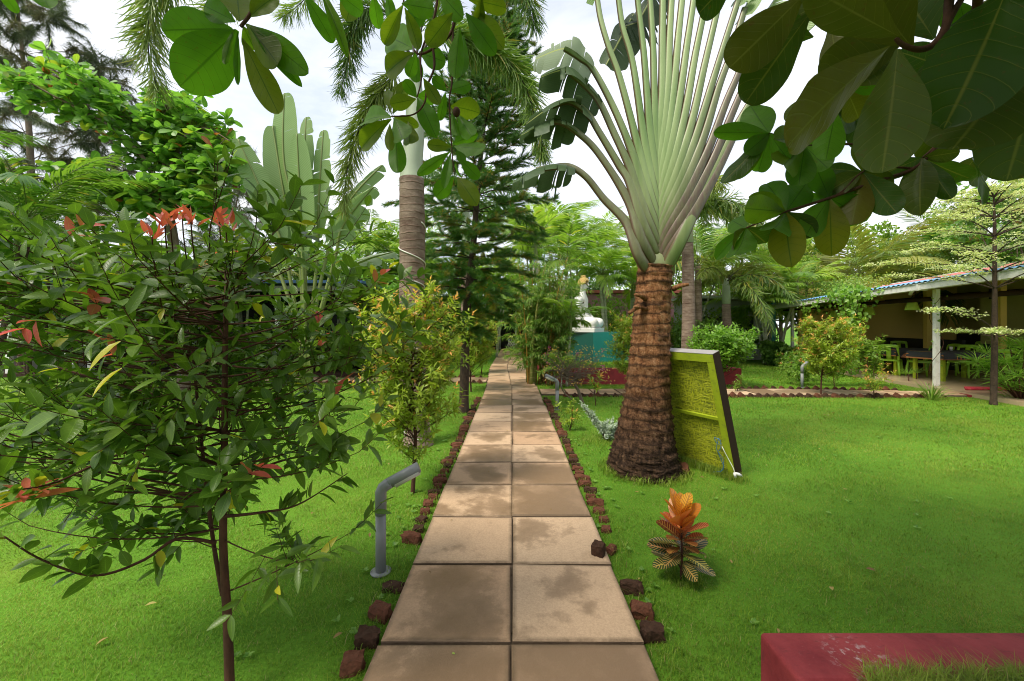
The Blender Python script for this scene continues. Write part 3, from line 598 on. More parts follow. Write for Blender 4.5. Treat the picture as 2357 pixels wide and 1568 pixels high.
# local: +x is the way it faces
V = [(-.1, 0, .32), (-.08, 0, .6), (-.04, 0, .9), (-.02, 0, 1.12), (0, 0, 1.28), (.03, 0, 1.42), (.05, 0, 1.56),
     (.05, .22, .3), (.5, .42, .3), (.42, .05, .24), (.2, -.12, .22),
     (.05, -.22, .3), (.5, -.42, .3), (.44, -.05, .24), (.22, .12, .22),
     (-.02, .24, 1.08), (-.06, .4, .82), (.14, .34, .52), (.3, .12, .46),
     (-.02, -.24, 1.08), (-.06, -.4, .82), (.14, -.34, .52), (.3, -.12, .46)]
E = [(0, 1), (1, 2), (2, 3), (3, 4), (4, 5), (5, 6), (0, 7), (7, 8), (8, 9), (9, 10), (0, 11), (11, 12), (12, 13), (13, 14), (3, 15), (15, 16), (16, 17), (17, 18), (3, 19), (19, 20), (20, 21), (21, 22)]
Rr = [(.24, .26), (.19, .22), (.2, .25), (.16, .24), .075, (.13, .12), (.12, .11), .2, .17, .12, .07, .2, .17, .12, .07, .11, .09, .065, .045, .11, .09, .065, .045]
skin_obj('body', V, E, Rr, M['statue'], t)
mb = MB()
ico = []
for k in range(150):
    z_ = 1 - 1.15 * (k + .5) / 150; a_ = k * 2.39996; r_ = math.sqrt(max(0, 1 - z_ * z_)); ico.append((r_ * math.cos(a_), r_ * math.sin(a_), z_))
def ball(mb, c, r, n=6, a=(.5, 0, 0), mat=0, sz=1.0): mb.lathe(c, [(max(.0005, r * math.sin(q)), -r * sz * math.cos(q)) for q in np.linspace(0, math.pi, n)], 8, a, mat)
for p in ico:
    if p[0] > .55 and p[2] < .45: continue
    ball(mb, (.035 + p[0] * .165, p[1] * .16, 1.55 + p[2] * .18), .032, 5)
for k in range(16): a_ = k * 2.4; ball(mb, (.02 + .055 * math.cos(a_), .055 * math.sin(a_), 1.74 + .004 * k), .032, 5)
o = mb.build('curled_hair', M['gold']); o.parent = t
mb = MB(); mb.tube(bez((.17, 0, 1.55), (.2, 0, 1.5), (.215, 0, 1.465), 5), [.012, .02, .024, .026, .01], 8)
for s in (-1, 1):
    mb.tube(bez((.13, s * .06, 1.555), (.17, s * .05, 1.562), (.175, s * .02, 1.55), 5), .008, 6); mb.tube([(.03, s * .135, 1.56), (.03, s * .145, 1.5), (.04, s * .135, 1.4)], [.02, .026, .015], 6)
mb.tube([(.15, -.035, 1.42), (.182, 0, 1.418), (.15, .035, 1.42)], [.006, .013, .006], 6)
o = mb.build('face', M['statue']); o.parent = t

# ------------------------------------------------------------------ LAMPS, BOARD
def pvc_lamp(name, loc, rz, label, s=1.0):
    t = empty(name, label, 'garden lamp', loc, rz)
    mb = MB(); mb.tube([(0, 0, 0), (0, 0, .36)], .031, 24); mb.tube([(0, 0, .355), (0, 0, .49), (.012, 0, .515), (.03, 0, .528), (.06, 0, .545)], .034, 24)
    o = mb.build('post', M['pvc'], t)
    mb = MB(); mb.lathe((0, 0, 0), [(.03, .004), (.06, .004), (.062, .01), (.03, .012)], 20)
    for k in range(4): ball(mb, (.055 * math.cos(k * 1.57), .05 * math.sin(k * 1.57), .011), .004, 4)
    mb.build('foot_flange', M['pvc'], t)
    mb = MB(); mb.tube([(.05, 0, .54), (.225, 0, .625)], .034, 24); mb.build('head', M['pvc'], t)
    mb = MB(); mb.tube([(.08, 0, .537), (.222, 0, .606)], .030, 16); mb.build('lens', M['lens'], t)
    return t
g_ = G(877, 1318); pvc_lamp('garden_lamp', tuple(g_), R(12), 'grey bent pipe lamp standing left of the near path slabs')
g_ = G(1283, 944); pvc_lamp('garden_lamp', tuple(g_), R(200), 'grey bent pipe lamp right of the path before the crossing')
g_ = np.array((7.0, 9.75, 0)); pvc_lamp('garden_lamp', tuple(g_), R(25), 'white headed pipe lamp among the bed plants by the verandah', 1)

# leaning board: built in its own frame: x along the foot, y up the board, z = towards the visible rear side
B0 = np.array((2.19, 3.94, 0.0)); u = unit(np.array((-.5, .866, 0))); T0 = np.array((1.864, 3.752, 1.234)); vv = unit(T0 - B0); nn_ = np.cross(u, vv)
if nn_[1] > 0: nn_ = -nn_
Lb, Wb = float(np.linalg.norm(T0 - B0)), .95
t = empty('signboard_panel', 'lime green framed strand board leaning on the fan palm, seen from its back', 'board', tuple(B0))
Mt = np.array([u, vv, nn_]).T; rm = Matrix(Mt.tolist()).to_4x4() if np.linalg.det(Mt) > 0 else None
sgn = 1
if rm is None:  # keep a right-handed frame
    Mt = np.array([u, vv, -nn_]).T; rm = Matrix(Mt.tolist()).to_4x4(); sgn = -1
t.rotation_mode = 'QUATERNION'; t.rotation_quaternion = rm.to_quaternion()
D_ = .10; zf = 0; bk = -sgn * D_
def bb(mb, x0, x1, y0, y1, z0, z1): mb.box(((x0 + x1) / 2, (y0 + y1) / 2, sgn * (z0 + z1) / 2), (x1 - x0, y1 - y0, abs(z1 - z0)))
mb = MB(); v, f = grid(.05, Wb - .05, .03, Lb - .05, -sgn * .05, 30, 36); mb.add(v, f); mb.build('strand_panel', M['osb'], t)
mb = MB(); bb(mb, 0.003, .075, 0, Lb - .085, -.0975, 0); bb(mb, Wb - .075, Wb - .003, 0, Lb - .085, -.0975, 0); mb.build('side_rail', M['limewood'], t)
mb = MB(); bb(mb, 0.003, Wb - .003, Lb - .083, Lb - .003, -.0975, .001); mb.build('top_rail', M['limewood'], t)
mb = MB(); bb(mb, .077, Wb - .077, Lb * .46, Lb * .46 + .03, -.045, -.02); mb.build('cross_batten', M['limewood'], t)
mb = MB(); bb(mb, -.004, .0, 0, Lb, -.1, .0); bb(mb, Wb, Wb + .004, 0, Lb, -.1, 0); mb.build('side_trim', M['brown'], t)
mb = MB(); bb(mb, 0, Wb, Lb - .001, Lb + .004, -.1, .002); mb.build('top_trim', M['greytop'], t)
mb = MB(); bb(mb, 0, Wb, 0, Lb, -.106, -.1); mb.build('front_face', M['brown'], t)
cb = lambda x, y, z: tuple(B0 + u * x + vv * y + nn_ * z)
mb = MB(); mb.tube(spl([cb(.1, .42, .01), cb(.13, .3, .03), cb(.09, .2, .02), cb(.11, .08, .03), cb(.22, .03, .05)], 24), .003, 6); mb.tube(spl([cb(.1, .42, .01), cb(.08, .36, .02), cb(.1, .3, .03), cb(.13, .26, .02), cb(.1, .12, .02), cb(.14, .05, .04)], 24), .003, 6)
mb.tube(spl([cb(.08, .4, .012), cb(.14, .42, .02), cb(.12, .36, .02), cb(.07, .37, .02)], 16), .003, 6)
o = mb.build('blue_cable', M['blue']); tag(o, 'thin blue cable looping down the side rail of the leaning board', 'cable')
t = empty('power_plug', 'white cable and plug hanging at the foot of the leaning board', 'plug', cb(.02, .2, .02))
mb = MB(); mb.tube(spl([cb(.08, .34, .012), cb(.05, .3, .03), cb(.03, .22, .02), cb(-.01, .14, .03), cb(-.02, .1, .04)], 24), .0035, 6); world_part(mb, 'cable', M['rubber'], t)
mb = MB(); p = np.array(cb(-.02, .1, .04)); mb.tube([p, p + (.03, -.01, -.01), p + (.055, -.015, -.02)], [.009, .016, .012], 8); mb.tube([p + (.05, -.01, -.02), p + (.07, -.012, -.028)], .003, 6); mb.tube([p, p + (.01, 0, -.045)], [.014, .012], 8); world_part(mb, 'plug_body', M['rubber'], t)
mb = MB(); k = 130; x = U(-4, 6, k); y = U(1.6, 7.5, k); q = np.abs(x) < y * 1.2; x, y = x[q], y[q]; k = len(x); onp = np.abs(x) < .6
mb.scatter(leaf(4, .45, 'ell', .3, .1, 3), np.stack([x, y, np.where(onp, .058, .03)], 1), rng.normal(0, 1, (k, 3)) * (1, 1, .15), UP + rng.normal(0, .25, (k, 3)), np.where(onp, .02, U(.02, .05, k)), np.stack([U(0, 1, k), np.zeros(k), U(0, 1, k)], 1))
M['dry'] = leafmat('dry_leaf', (.2, .11, .04), (.45, .36, .1), (.3, .2, .1), (.25, .35, .06), .15, .7)
tag(mb.build('fallen_leaves', M['dry']), 'scattered small dry leaves on the lawn and slabs', 'leaves', kind='stuff')
mb = MB(); k = 60; x = U(-3.5, 5, k); y = U(1.7, 6.5, k); q = free(x, y) & (np.abs(x) < y * 1.2); x, y = np.concatenate([x[q], U(.7, .9, 30), U(-.9, -.7, 30)]), np.concatenate([y[q], U(1.8, 6, 60)])
for xx, yy in zip(x, y):
    n_ = int(U(4, 9)); an = np.arange(n_) * 2.4 + U(0, 6); mb.scatter(leaf(4, .6, 'ell', .15, .2, 3), np.tile((xx, yy, .012), (n_, 1)), np.stack([np.cos(an), np.sin(an), np.full(n_, .7)], 1), np.tile(UP, (n_, 1)) + rng.normal(0, .2, (n_, 3)), U(.015, .035, n_))
tag(mb.build('weeds', leafmat('weed_leaf', (.1, .24, .03), (.25, .42, .06))), 'tiny round leaved weeds scattered through the lawn', 'weeds', kind='stuff')

# ------------------------------------------------------------------ FAN PALM (traveller's palm)
def cyl_trunk(mb, pts, rad, sides=28, jag=0.0, seed=1):
    mb.tube(pts, rad, sides)
t = empty('fan_palm', 'tall fan palm with fibrous flared trunk and pale stalks, right of the path', 'palm tree', (1.37, 4.2, 0))
TP = Vector(t.location)
pts = np.array([(1.37, 4.2, -.05), (1.37, 4.2, .05), (1.375, 4.2, .2), (1.385, 4.2, .42), (1.40, 4.2, .7), (1.42, 4.2, 1.0), (1.44, 4.2, 1.3), (1.455, 4.2, 1.6), (1.47, 4.2, 1.9), (1.485, 4.2, 2.12)])
rad = np.interp(pts[:, 2], [-.1, .05, .2, .42, .7, 1.0, 1.3, 1.7, 2.0, 2.2], [.37, .355, .315, .265, .225, .2, .185, .168, .162, .165])
pp = spl(pts, 110); zz = pp[:, 2]; r_ = np.interp(zz, pts[:, 2], rad)
r_ = r_ + .016 * (1 - ((zz * 9.5 + .3 * np.sin(zz * 9)) % 1)) * np.interp(zz, [0, .5], [.5, 1])
mb = MB(); mb.tube(pp, r_, 40)
vv_ = mb.v[0]; ctr = np.repeat(pp, 40, 0); d_ = vv_ - ctr; d_ *= (1 + rng.normal(0, .035, (len(vv_), 1)) + .03 * np.sin(np.arctan2(d_[:, 1:2], d_[:, 0:1]) * 7 + zz.repeat(40)[:, None] * 5)); mb.v[0] = ctr + d_
# loose fibres
k = 5200; q = U(0, 1, k) ** 1.3; zf_ = q * 2.05; a_ = U(0, 6.28, k); c_, _ = along(pp, np.clip((zf_ + .05) / 2.17, 0, .999)); rr = np.interp(zf_, pts[:, 2], rad) * 1.0
out = np.stack([np.cos(a_), np.sin(a_), np.zeros(k)], 1); c_[:, 2] = zf_
mb.scatter(leaf2(.22, .0, .0), c_ + out * rr[:, None], out * .9 + rng.normal(0, .5, (k, 3)) + UP * np.where(U(0, 1, k) < .5, .7, -.7)[:, None], out, U(.015, .038, k))
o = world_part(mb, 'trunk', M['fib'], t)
# stubs of old stalks
mb = MB()
for (a0, a1, w0) in (((1485, 700), (1448, 722), .03), ((1490, 690), (1462, 678), .03), ((1550, 665), (1585, 655), .03), ((1495, 715), (1460, 706), .022)):
    mb.tube([P(*a0, 4.1), P((a0[0] + a1[0]) / 2, (a0[1] + a1[1]) / 2 - 3, 4.02), P(*a1, 3.95)], [w0, w0 * .8, w0 * .5], 8)
world_part(mb, 'stalk_stub', M['fib'], t)
def blade(mb, mid, wid, nseg=26, tear=.5, droop=.5, side_n=None, a=(.5, 0, .5), curl=0.0, fold=.3, seed=0, matn=0):
    """paddle leaf: midrib curve, torn side strips that sag"""
    r = np.random.default_rng(seed); mid = np.asarray(mid); T = np.linspace(0, 1, nseg * 2 + 1); p, tg = along(mid, np.minimum(T, .9999))
    sn = unit(np.asarray(side_n, float))
    for s in (-1, 1):
        i = 0
        while i < nseg * 2:
            L_ = int(r.integers(1, 4)) if r.random() < tear else int(r.integers(5, 10) if tear > .25 else r.integers(9, 18)); j = min(i + L_, nseg * 2)
            tt = T[i:j + 1]; k = len(tt); prof = np.sin(math.pi * np.clip(tt * .93 + .05, 0, 1)) ** .45 * wid
            dr = droop * r.uniform(.35, 1.6); rs_ = r.uniform(0, 1); cols = 6; V = []; uv = []
            sweep = .25
            for q in range(k):
                sd = unit(sn * s + tg[i + q] * sweep); gap = (.035 if q == 0 else (-.035 if q == k - 1 else 0)) if L_ < 40 else 0
                nrm_ = unit(np.cross(tg[i + q], sn * s) * s)
                for c in range(cols):
                    x = c / (cols - 1); w_ = prof[q] * x * (1 - (.6 * tear * abs(q / (k - 1) - rs_) if k > 1 else 0) * x)
                    V.append(p[i + q] + sd * w_ + nrm_ * (fold * w_ * (1 - x * .6)) - UP * (dr * w_ * x) + tg[i + q] * gap * x * wid * .5); uv.append((s * x, tt[q], 0))
            q_ = [(a0 * cols + c, a0 * cols + c + 1, (a0 + 1) * cols + c + 1, (a0 + 1) * cols + c) for a0 in range(k - 1) for c in range(cols - 1)]
            mb.add(np.array(V), [q_], a, np.array(uv), matn); i = j
# pleated blade material with yellow midrib
def padmat(name, ca, cb, trans, dark=False):
    m, nt, o = mat(name); A = attr(nt, 'A'); Q = attr(nt, 'luv')
    wv = mth(nt, 'SINE', mth(nt, 'ADD', mth(nt, 'MULTIPLY', Q[1], 430), mth(nt, 'MULTIPLY', mth(nt, 'ABSOLUTE', Q[0]), -24)))
    c = mixc(nt, mth(nt, 'ADD', mth(nt, 'MULTIPLY', wv, .24), .5), ca, cb); c = mixc(nt, mth(nt, 'MULTIPLY', noise(nt, 3, 4), .4), c, tuple(x * .7 for x in ca))
    c = mixc(nt, ramp(nt, mth(nt, 'ABSOLUTE', Q[0]), [(.02, (1, 1, 1)), (.06, (0, 0, 0))]), c, (.5, .55, .2))
    c = mixc(nt, A[1], c, (.2, .13, .06))
    tr = N(nt, 'ShaderNodeBsdfTranslucent'); nt.links.new(c, tr.inputs[0]); ms = N(nt, 'ShaderNodeMixShader'); ms.inputs[0].default_value = trans
    nt.links.new(prin(nt, c, .38, bump(nt, wv, .3, .004)), ms.inputs[1]); nt.links.new(tr.outputs[0], ms.inputs[2]); nt.links.new(ms.outputs[0], o.inputs[0]); return m
M['padA'] = padmat('pale_paddle_leaf', (.19, .32, .09), (.33, .46, .18), .45)
M['padB'] = padmat('dark_paddle_leaf', (.045, .085, .035), (.11, .17, .07), .35)
M['padC'] = padmat('silvery_paddle_leaf', (.3, .38, .25), (.45, .52, .38), .45)
YF = 4.15
axis0 = np.array((1513, 608.)); axis1 = np.array((1516, 452.))
# stalks: (list of image points from the sheath outward), age 0..1, rank (0 = outermost)
left = [([(1443, 514), (1391, 459), (1350, 408), (1312, 384), (1275, 385), (1235, 392)], .75),
        ([(1447, 462), (1377, 352), (1329, 305), (1290, 282), (1258, 282)], .7),
        ([(1450, 420), (1425, 380), (1380, 305), (1351, 260), (1311, 235), (1272, 245)], .55),
        ([(1456, 400), (1413, 305), (1380, 235), (1350, 200), (1305, 162)], .5),
        ([(1462, 370), (1417, 257), (1366, 161), (1336, 135), (1300, 112)], .25),
        ([(1472, 350), (1428, 183), (1402, 110), (1382, 40), (1372, -30)], .08),
        ([(1484, 330), (1457, 147), (1432, 55), (1418, -60)], .02),
        ([(1496, 300), (1482, 120), (1468, 0), (1455, -150)], 0),
        ([(1508, 300), (1504, 120), (1497, 0), (1488, -150)], 0)]
right = [([(1588, 500), (1626, 425), (1690, 300), (1745, 205), (1795, 115)], .35),
         ([(1588, 545), (1648, 400), (1700, 290), (1740, 210), (1790, 110)], .95),
         ([(1580, 520), (1636, 380), (1684, 265), (1712, 200), (1760, 90)], .95),
         ([(1572, 500), (1628, 350), (1672, 235), (1700, 170), (1745, 60)], .9),
         ([(1566, 480), (1615, 330), (1655, 200), (1684, 120), (1715, 20)], .55),
         ([(1560, 460), (1600, 320), (1640, 190), (1668, 100), (1700, 0)], .35),
         ([(1555, 440), (1590, 290), (1622, 150), (1643, 60), (1668, -50)], .2),
         ([(1549, 420), (1575, 270), (1600, 130), (1620, 30), (1640, -80)], .1),
         ([(1543, 400), (1562, 240), (1582, 100), (1597, 0), (1612, -100)], .05),
         ([(1537, 390), (1549, 220), (1561, 90), (1570, 0), (1580, -110)], 0),
         ([(1530, 380), (1537, 200), (1541, 90), (1546, 0), (1552, -110)], .02),
         ([(1524, 380), (1524, 220), (1525, 90), (1526, 0), (1528, -110)], 0)]
def stalks(lst, side):
    n = len(lst)
    for k, (pl, age) in enumerate(lst):
        f = k / (n - 1); st = axis0 + (axis1 - axis0) * f * .98; off = (0.006 + .0055 * (n - 1 - k)) * (1 if side > 0 else 1.06)
        Yk = YF
        up_ = [q for q in pl if q[1] < st[1] - (60 if side < 0 else 130)]; s2 = (st[0] - side * 4 + side * 14 * (1 - f) ** 4, st[1] + 8 + 22 * (1 - f) ** 4); q1 = up_[0]; w1 = .4
        m1 = (s2[0] + (q1[0] - s2[0]) * w1 + side * (3 if side > 0 else 8) * (1.1 - f), s2[1] + (q1[1] - s2[1]) * w1)
        yo = .016 * (n - 1 - k) * (9 / n if side > 0 else 1.25) / 1.0 * .7
        path = [P(*s2, YF + .06 * (1 - f) ** 3 - yo * .3), P(*m1, YF - yo)] + [P(*q, YF - yo * (.5 if i == 0 else .1)) for i, q in enumerate(up_)]
        pp_ = spl(path, 46); s_ = np.concatenate([[0], np.cumsum(np.linalg.norm(np.diff(pp_, axis=0), axis=1))])
        w_ = np.interp(s_, [0, .2, .55, 1.1, 2.0, 3.2], [.05, .07, .064, .044, .034, .028]); d2 = np.interp(s_, [0, .3, .8, 1.5, 3.2], [.03, .03, .03, .028, .024])
        if side < 0: w_ *= .86
        mb = MB(); mb.tube(pp_, 0, 20, a=(U(0, 1), age, U(0, 1)), flat=(w_, d2), ref=(0, -1, 0)); world_part(mb, 'stalk', M['stalk'], t)
        end = pp_[-1]; td = unit(pp_[-1] - pp_[-3]); mb = MB()
        if side < 0 and k <= 4:
            i0 = [30, 30, 30, 29, 30][k]; base_ = pp_[i0]; dirn = unit(pp_[-1] - pp_[-6])
            tip = pp_[-1] + dirn * .14 + np.array((-.10, 0, -.10)) * (1 + .2 * k)
            mid = spl([pp_[i0], pp_[(i0 + 45) // 2], pp_[-1], tip], 30)
            blade(mb, mid, [.2, .19, .21, .21, .22][k], 16, .3, [1.0, .9, .8, .9, .4][k], (0.15, -1, 0.25), (U(0, 1), 0, 0), fold=.1, seed=k + 5); o = world_part(mb, 'leaf_blade', M['padB'] if k < 4 else M['padC'], t)
        else:
            dd = unit(td + np.array((side * .12, 0, 0))); ln = 1.5
            mid = bez(end - td * .1, end + dd * ln * .6, end + dd * ln + np.array((side * .35, 0, -.15)), 24); blade(mb, mid, .24, 22, .5, .5, (.5, -1, .1), (U(0, 1), 0, 0), seed=k + 30); world_part(mb, 'leaf_blade', M['padA'], t)
stalks(left, -1); stalks(right, 1)
mb = MB(); p0 = P(1508, 612, YF)
mb.tube([P(1516, 632, 4.2), P(1517, 606, YF + .05), P(1514, 560, YF + .05)], 0, 16, a=(.5, .45, 0), flat=([.165, .165, .12], [.12, .1, .06]), ref=(0, -1, 0)); world_part(mb, 'sheath_base', M['stalk'], t)
# dark torn leaves seen behind the stalks near the top
mb = MB()
for (a0, a1, w0, sd_) in (((1395, 150), (1460, 30), .2, 51), ((1440, 60), (1500, 40), .2, 52), ((1470, 50), (1530, -60), .22, 53)):
    blade(mb, spl([P(*a0, 4.35), P((a0[0] + a1[0]) / 2, (a0[1] + a1[1]) / 2, 4.4), P(*a1, 4.45)], 14), w0, 10, .7, .9, (.8, 0, -.6), (U(0, 1), 0, 0), seed=sd_)
world_part(mb, 'leaf_blade', M['padB'], t)

# ------------------------------------------------------------------ SHRUBS: branch-grown
def grow(mw, ml, trunk, targets, T, lsz, ntw=5, twl=.16, nl=6, r0=.008, tipf=None, young=0.1, rise=.25, mat_l=0, up=.35, lo=.25, spreadn=.35, oldp=0.0, thin=.0016, sl=(.15, .5)):
    pos, d, nr, sz, at = [], [], [], [], []
    tz = trunk[:, 2]
    for tg in targets:
        hz = np.linalg.norm(tg[:2] - trunk[len(trunk) // 2][:2]); zs = np.clip(tg[2] - rise - hz * U(*sl), tz[0] + lo, tz[-1] - .02)
        i = int(np.argmin(np.abs(tz - zs))); s = trunk[i]
        c = s + (tg - s) * .5 + np.array((0, 0, -.12 * hz)) + rng.normal(0, .03, 3)
        b = bez(s, c, tg, 9); L_ = np.linalg.norm(tg - s); mw.tube(b, np.linspace(max(r0 * min(1, L_ * 1.4), thin * 1.3), thin * .8, 9), 6)
        for k in range(ntw):
            u_ = 1.0 if k == 0 else U(.35, .98); p0, tt = along(b, [min(u_, .999)]); p0, tt = p0[0], tt[0]
            dd = unit(tt * (1.2 if k == 0 else .5) + rng.normal(0, .6 if k else .15, 3) + UP * up); l_ = twl * U(.6, 1.3); tw = bez(p0, p0 + dd * l_ * .5, p0 + dd * l_ + UP * l_ * .1, 5); mw.tube(tw, np.linspace(thin, thin * .5, 5), 4, cap=False)
            yt = U(0, 1) < young * np.clip((tg[2] - tz[0]) / (tz[-1] - tz[0] + .4), .1, 1) ** 2 * 1.6
            rn = U(0, 1)
            for j in range(nl):
                v_ = (j + .7) / nl; q, qt = along(tw, [min(v_, .999)]); q, qt = q[0], qt[0]
                A_ = unit(np.cross(qt, UP + rng.normal(0, .2, 3))); B_ = np.cross(qt, A_); ph = j * 1.57 * .6
                ax = A_ * math.cos(ph) + B_ * math.sin(ph)
                last = j >= nl - 2
                for s_ in (-1, 1):
                    pos.append(q); d.append(qt * (.9 if last else .45) + ax * s_ * .8 + rng.normal(0, .15, 3) - UP * .12); nr.append(UP + rng.normal(0, spreadn, 3) + qt * .3)
                    sz.append(lsz * U(.65, 1.15) * (.75 if last else 1)); at.append((np.clip(rn * .5 + U(0, .5), 0, 1), (1 if last else .0) * U(.5, 1) if yt else 0, 1.0 if U(0, 1) < oldp else U(0, .85)))
    ml.scatter(T, np.array(pos), np.array(d), np.array(nr), np.array(sz), np.array(at), mat_l, U(.8, 1.2, len(pos)))
def pts_in(n, fn):
    out = []
    while len(out) < n:
        q = fn(); 
        if q is not None: out.append(q)
    return out
# 1 large dark shrub in the near left
t = empty('glossy_shrub', 'large dark glossy leaved shrub tree nearest the camera on the left lawn', 'shrub', (-1.2, 1.62, 0))
tr_ = spl([(-1.13, 1.62, -.02), (-1.14, 1.62, .3), (-1.165, 1.63, .62), (-1.16, 1.63, 1.0), (-1.165, 1.64, 1.35), (-1.17, 1.66, 1.75)], 40)
mw, ml = MB(), MB(); mw.tube(tr_, np.linspace(.0185, .008, 40), 12)
st2 = spl([(-1.16, 1.62, .42), (-1.22, 1.65, .62), (-1.3, 1.7, .95), (-1.36, 1.72, 1.4)], 30); mw.tube(st2, np.linspace(.009, .005, 30), 8)
def f1():
    x, y, z = U(-1.3, .74), U(-.62, .75), U(.5, 1.92); rr_ = np.interp(z, [.5, .62, .8, 1.1, 1.6, 1.9], [.45, .7, .72, 1.0, 1.05, .8])
    ex = x / (1.3 if x < 0 else .74); 
    if math.hypot(ex, y / .62) > rr_ or math.hypot(ex, y / .62) < .2: return None
    if z < 1.0 and U(0, 1) < .45: return None
    p = np.array((-1.17 + x, 1.66 + y, z))
    if p[1] < .95: return None
    return p
grow(mw, ml, tr_, pts_in(36, f1), LF_SYZW, .1, 5, .17, 4, .0045, young=.04, oldp=.035, rise=.04, sl=(-.05, .3)); grow(mw, ml, tr_, pts_in(44, f1), LF_SYZ, .102, 5, .17, 4, .0045, young=.04, oldp=.02, rise=.04, sl=(-.05, .3))
grow(mw, ml, st2, pts_in(14, lambda: (lambda q: q if q is not None and q[0] < -1.25 else None)(f1())), LF_SYZ, .1, 5, .17, 4, .0045, young=.03, rise=.05, sl=(0, .3))
grow(mw, ml, tr_, pts_in(44, lambda: (lambda q: q if q is not None and q[2] > 1.25 else None)(f1())), LF_SYZ2, .08, 4, .14, 4, .005, young=.05, up=.8, rise=.1, sl=(.1, .4))
# long low branches seen below the crown
for pl in ([(497, 1250, 1.6), (410, 1240, 1.5), (330, 1290, 1.4), (220, 1325, 1.3), (100, 1290, 1.22), (10, 1235, 1.15)], [(505, 1190, 1.6), (600, 1180, 1.65), (690, 1160, 1.7), (800, 1090, 1.75)], [(500, 1150, 1.6), (440, 1060, 1.5), (300, 1040, 1.4), (130, 1110, 1.25), (20, 1130, 1.15)], [(505, 1150, 1.6), (600, 1080, 1.7), (700, 1050, 1.75), (770, 1060, 1.8)]):
    b = spl([P(*q) for q in pl], 24); mw.tube(b, np.linspace(.007, .0018, 24), 6)
    n_ = 26; u_ = U(.3, 1, n_); p_, d_ = along(b, np.minimum(u_, .998)); sgn_ = np.where(np.arange(n_) % 2, 1, -1)[:, None]
    ml.scatter(LF_SYZ2 if pl[1][0] == 410 else LF_SYZ, p_, d_ * .5 + sgn_ * unit(np.cross(d_, (0, -1, 0))) * .8 + rng.normal(0, .2, (n_, 3)), UP + rng.normal(0, .6, (n_, 3)), U(.06, .095, n_))
def star(ml, p, n, size, y=1.0, upv=.9, T=LF_SYZ, rr=.03):
    a_ = np.arange(n) * 2.4; d = np.stack([np.cos(a_), np.sin(a_), np.full(n, upv)], 1) + rng.normal(0, .15, (n, 3)); at = np.stack([U(0, 1, n), np.full(n, y) * U(.8, 1, n), np.zeros(n)], 1)
    ml.scatter(T, np.asarray(p) + rng.normal(0, rr, (n, 3)) * .3, d, UP + rng.normal(0, .4, (n, 3)), U(.7, 1.1, n) * size, at)
for q in ((392, 508, 1.62), (420, 503, 1.7), (505, 508, 1.68), (380, 520, 1.5), (440, 512, 1.6), (520, 520, 1.6), (350, 545, 1.5)):
    star(ml, P(q[0], q[1], q[2] - .28), 6, .055, .9, 1.2); mw.tube(bez(P(q[0], q[1], q[2] - .28), P(q[0] + 4, q[1] + 90, q[2] - .25), P(q[0] + 30, q[1] + 190, q[2] - .05), 6), .0022, 5)
star(ml, P(62, 1140, 1.2), 8, .09, .8, .1); star(ml, P(60, 1135, 1.2), 5, .07, .7, .5)
world_part(mw, 'trunk', M['twig'], t); world_part(ml, 'crown', M['syz'], t)

# 2 yellow-green shrubs with orange tips
def syz_shrub(name, base, h, rad, lab, grp, n=60, lsz=.06, seed=0, young=.5, low=.25, lean=(0, 0), flat=.85, m='syz2', T=LF_SYZ, twl=.1, ntw=6, nl=5, stems=1, lsz2=None):
    global rng
    keep = rng; rng = np.random.default_rng(100 + seed)
    base = np.array(base, float); t = empty(name, lab, 'shrub', tuple(base), 0, grp); mw, ml = MB(), MB()
    top = base + (lean[0], lean[1], h * .86); tr_ = spl([base - UP * .02, base + (rng.uniform(-.03, .03), 0, h * .3), base + (lean[0] * .5 + rng.uniform(-.03, .03), 0, h * .6), top], 30); mw.tube(tr_, np.linspace(.012 * h / 1.5 + .006, .006, 30), 10)
    for s_ in range(stems - 1): mw.tube(bez(tr_[4], tr_[8] + rng.normal(0, .08, 3), tr_[18] + rng.normal(0, .15, 3), 10), np.linspace(.01, .004, 10), 6)
    def fn():
        x, y, z = U(-1, 1), U(-1, 1), U(low, 1); rr_ = np.interp(z, [low, low + .12, .5, .85, 1], [.35, .7, 1, 1, flat])
        q = math.hypot(x, y); 
        if q > rr_ or (q < rr_ * .45 and z < .85): return None
        if z < low + .3 and U(0, 1) < .4: return None
        return base + np.array((x * rad + lean[0] * z, y * rad + lean[1] * z, z * h * (1 + .05 * math.sin(x * 7 + y * 5))))
    grow(mw, ml, tr_, pts_in(n, fn), T, lsz, ntw, twl, nl, .007, young=young, up=.6, lo=h * .16, rise=.12, sl=(.1, .6))
    world_part(mw, 'trunk', M['twig'], t); world_part(ml, 'crown', M[m], t); rng = keep; return t
g_ = G(950, 1135); syz_shrub('orange_tipped_shrub', g_, 1.74, .5, 'yellow green shrub with orange tips standing before the rope wrapped palm', None, 165, .07, 1, .42, .2)
syz_shrub('orange_tipped_shrub', (-.93, 9.2, 0), 1.72, .62, 'dense yellow green shrub left of the far slab path, behind the conifer', None, 150, .085, 2, .35, .3, m='syz2')
syz_shrub('orange_tipped_shrub', (2.68, 9.0, 0), 1.68, .55, 'green shrub with few pink tips showing left of the fan palm trunk', None, 140, .08, 3, .3, .22)
g_ = G(1890, 912); syz_shrub('orange_tipped_shrub', g_, 1.6, .57, 'rounded shrub with pink and orange tips on the right cross path edge', None, 150, .085, 4, .45, .24, (.2, 0))
g_ = (5.15, 9.9, 0); syz_shrub('broad_leaf_shrub', g_, 1.35, .78, 'rounded light green broad leaved shrub behind the leaning board', None, 120, .13, 5, .0, .4, m='vine', T=LF_SYZ2, twl=.15, nl=3)
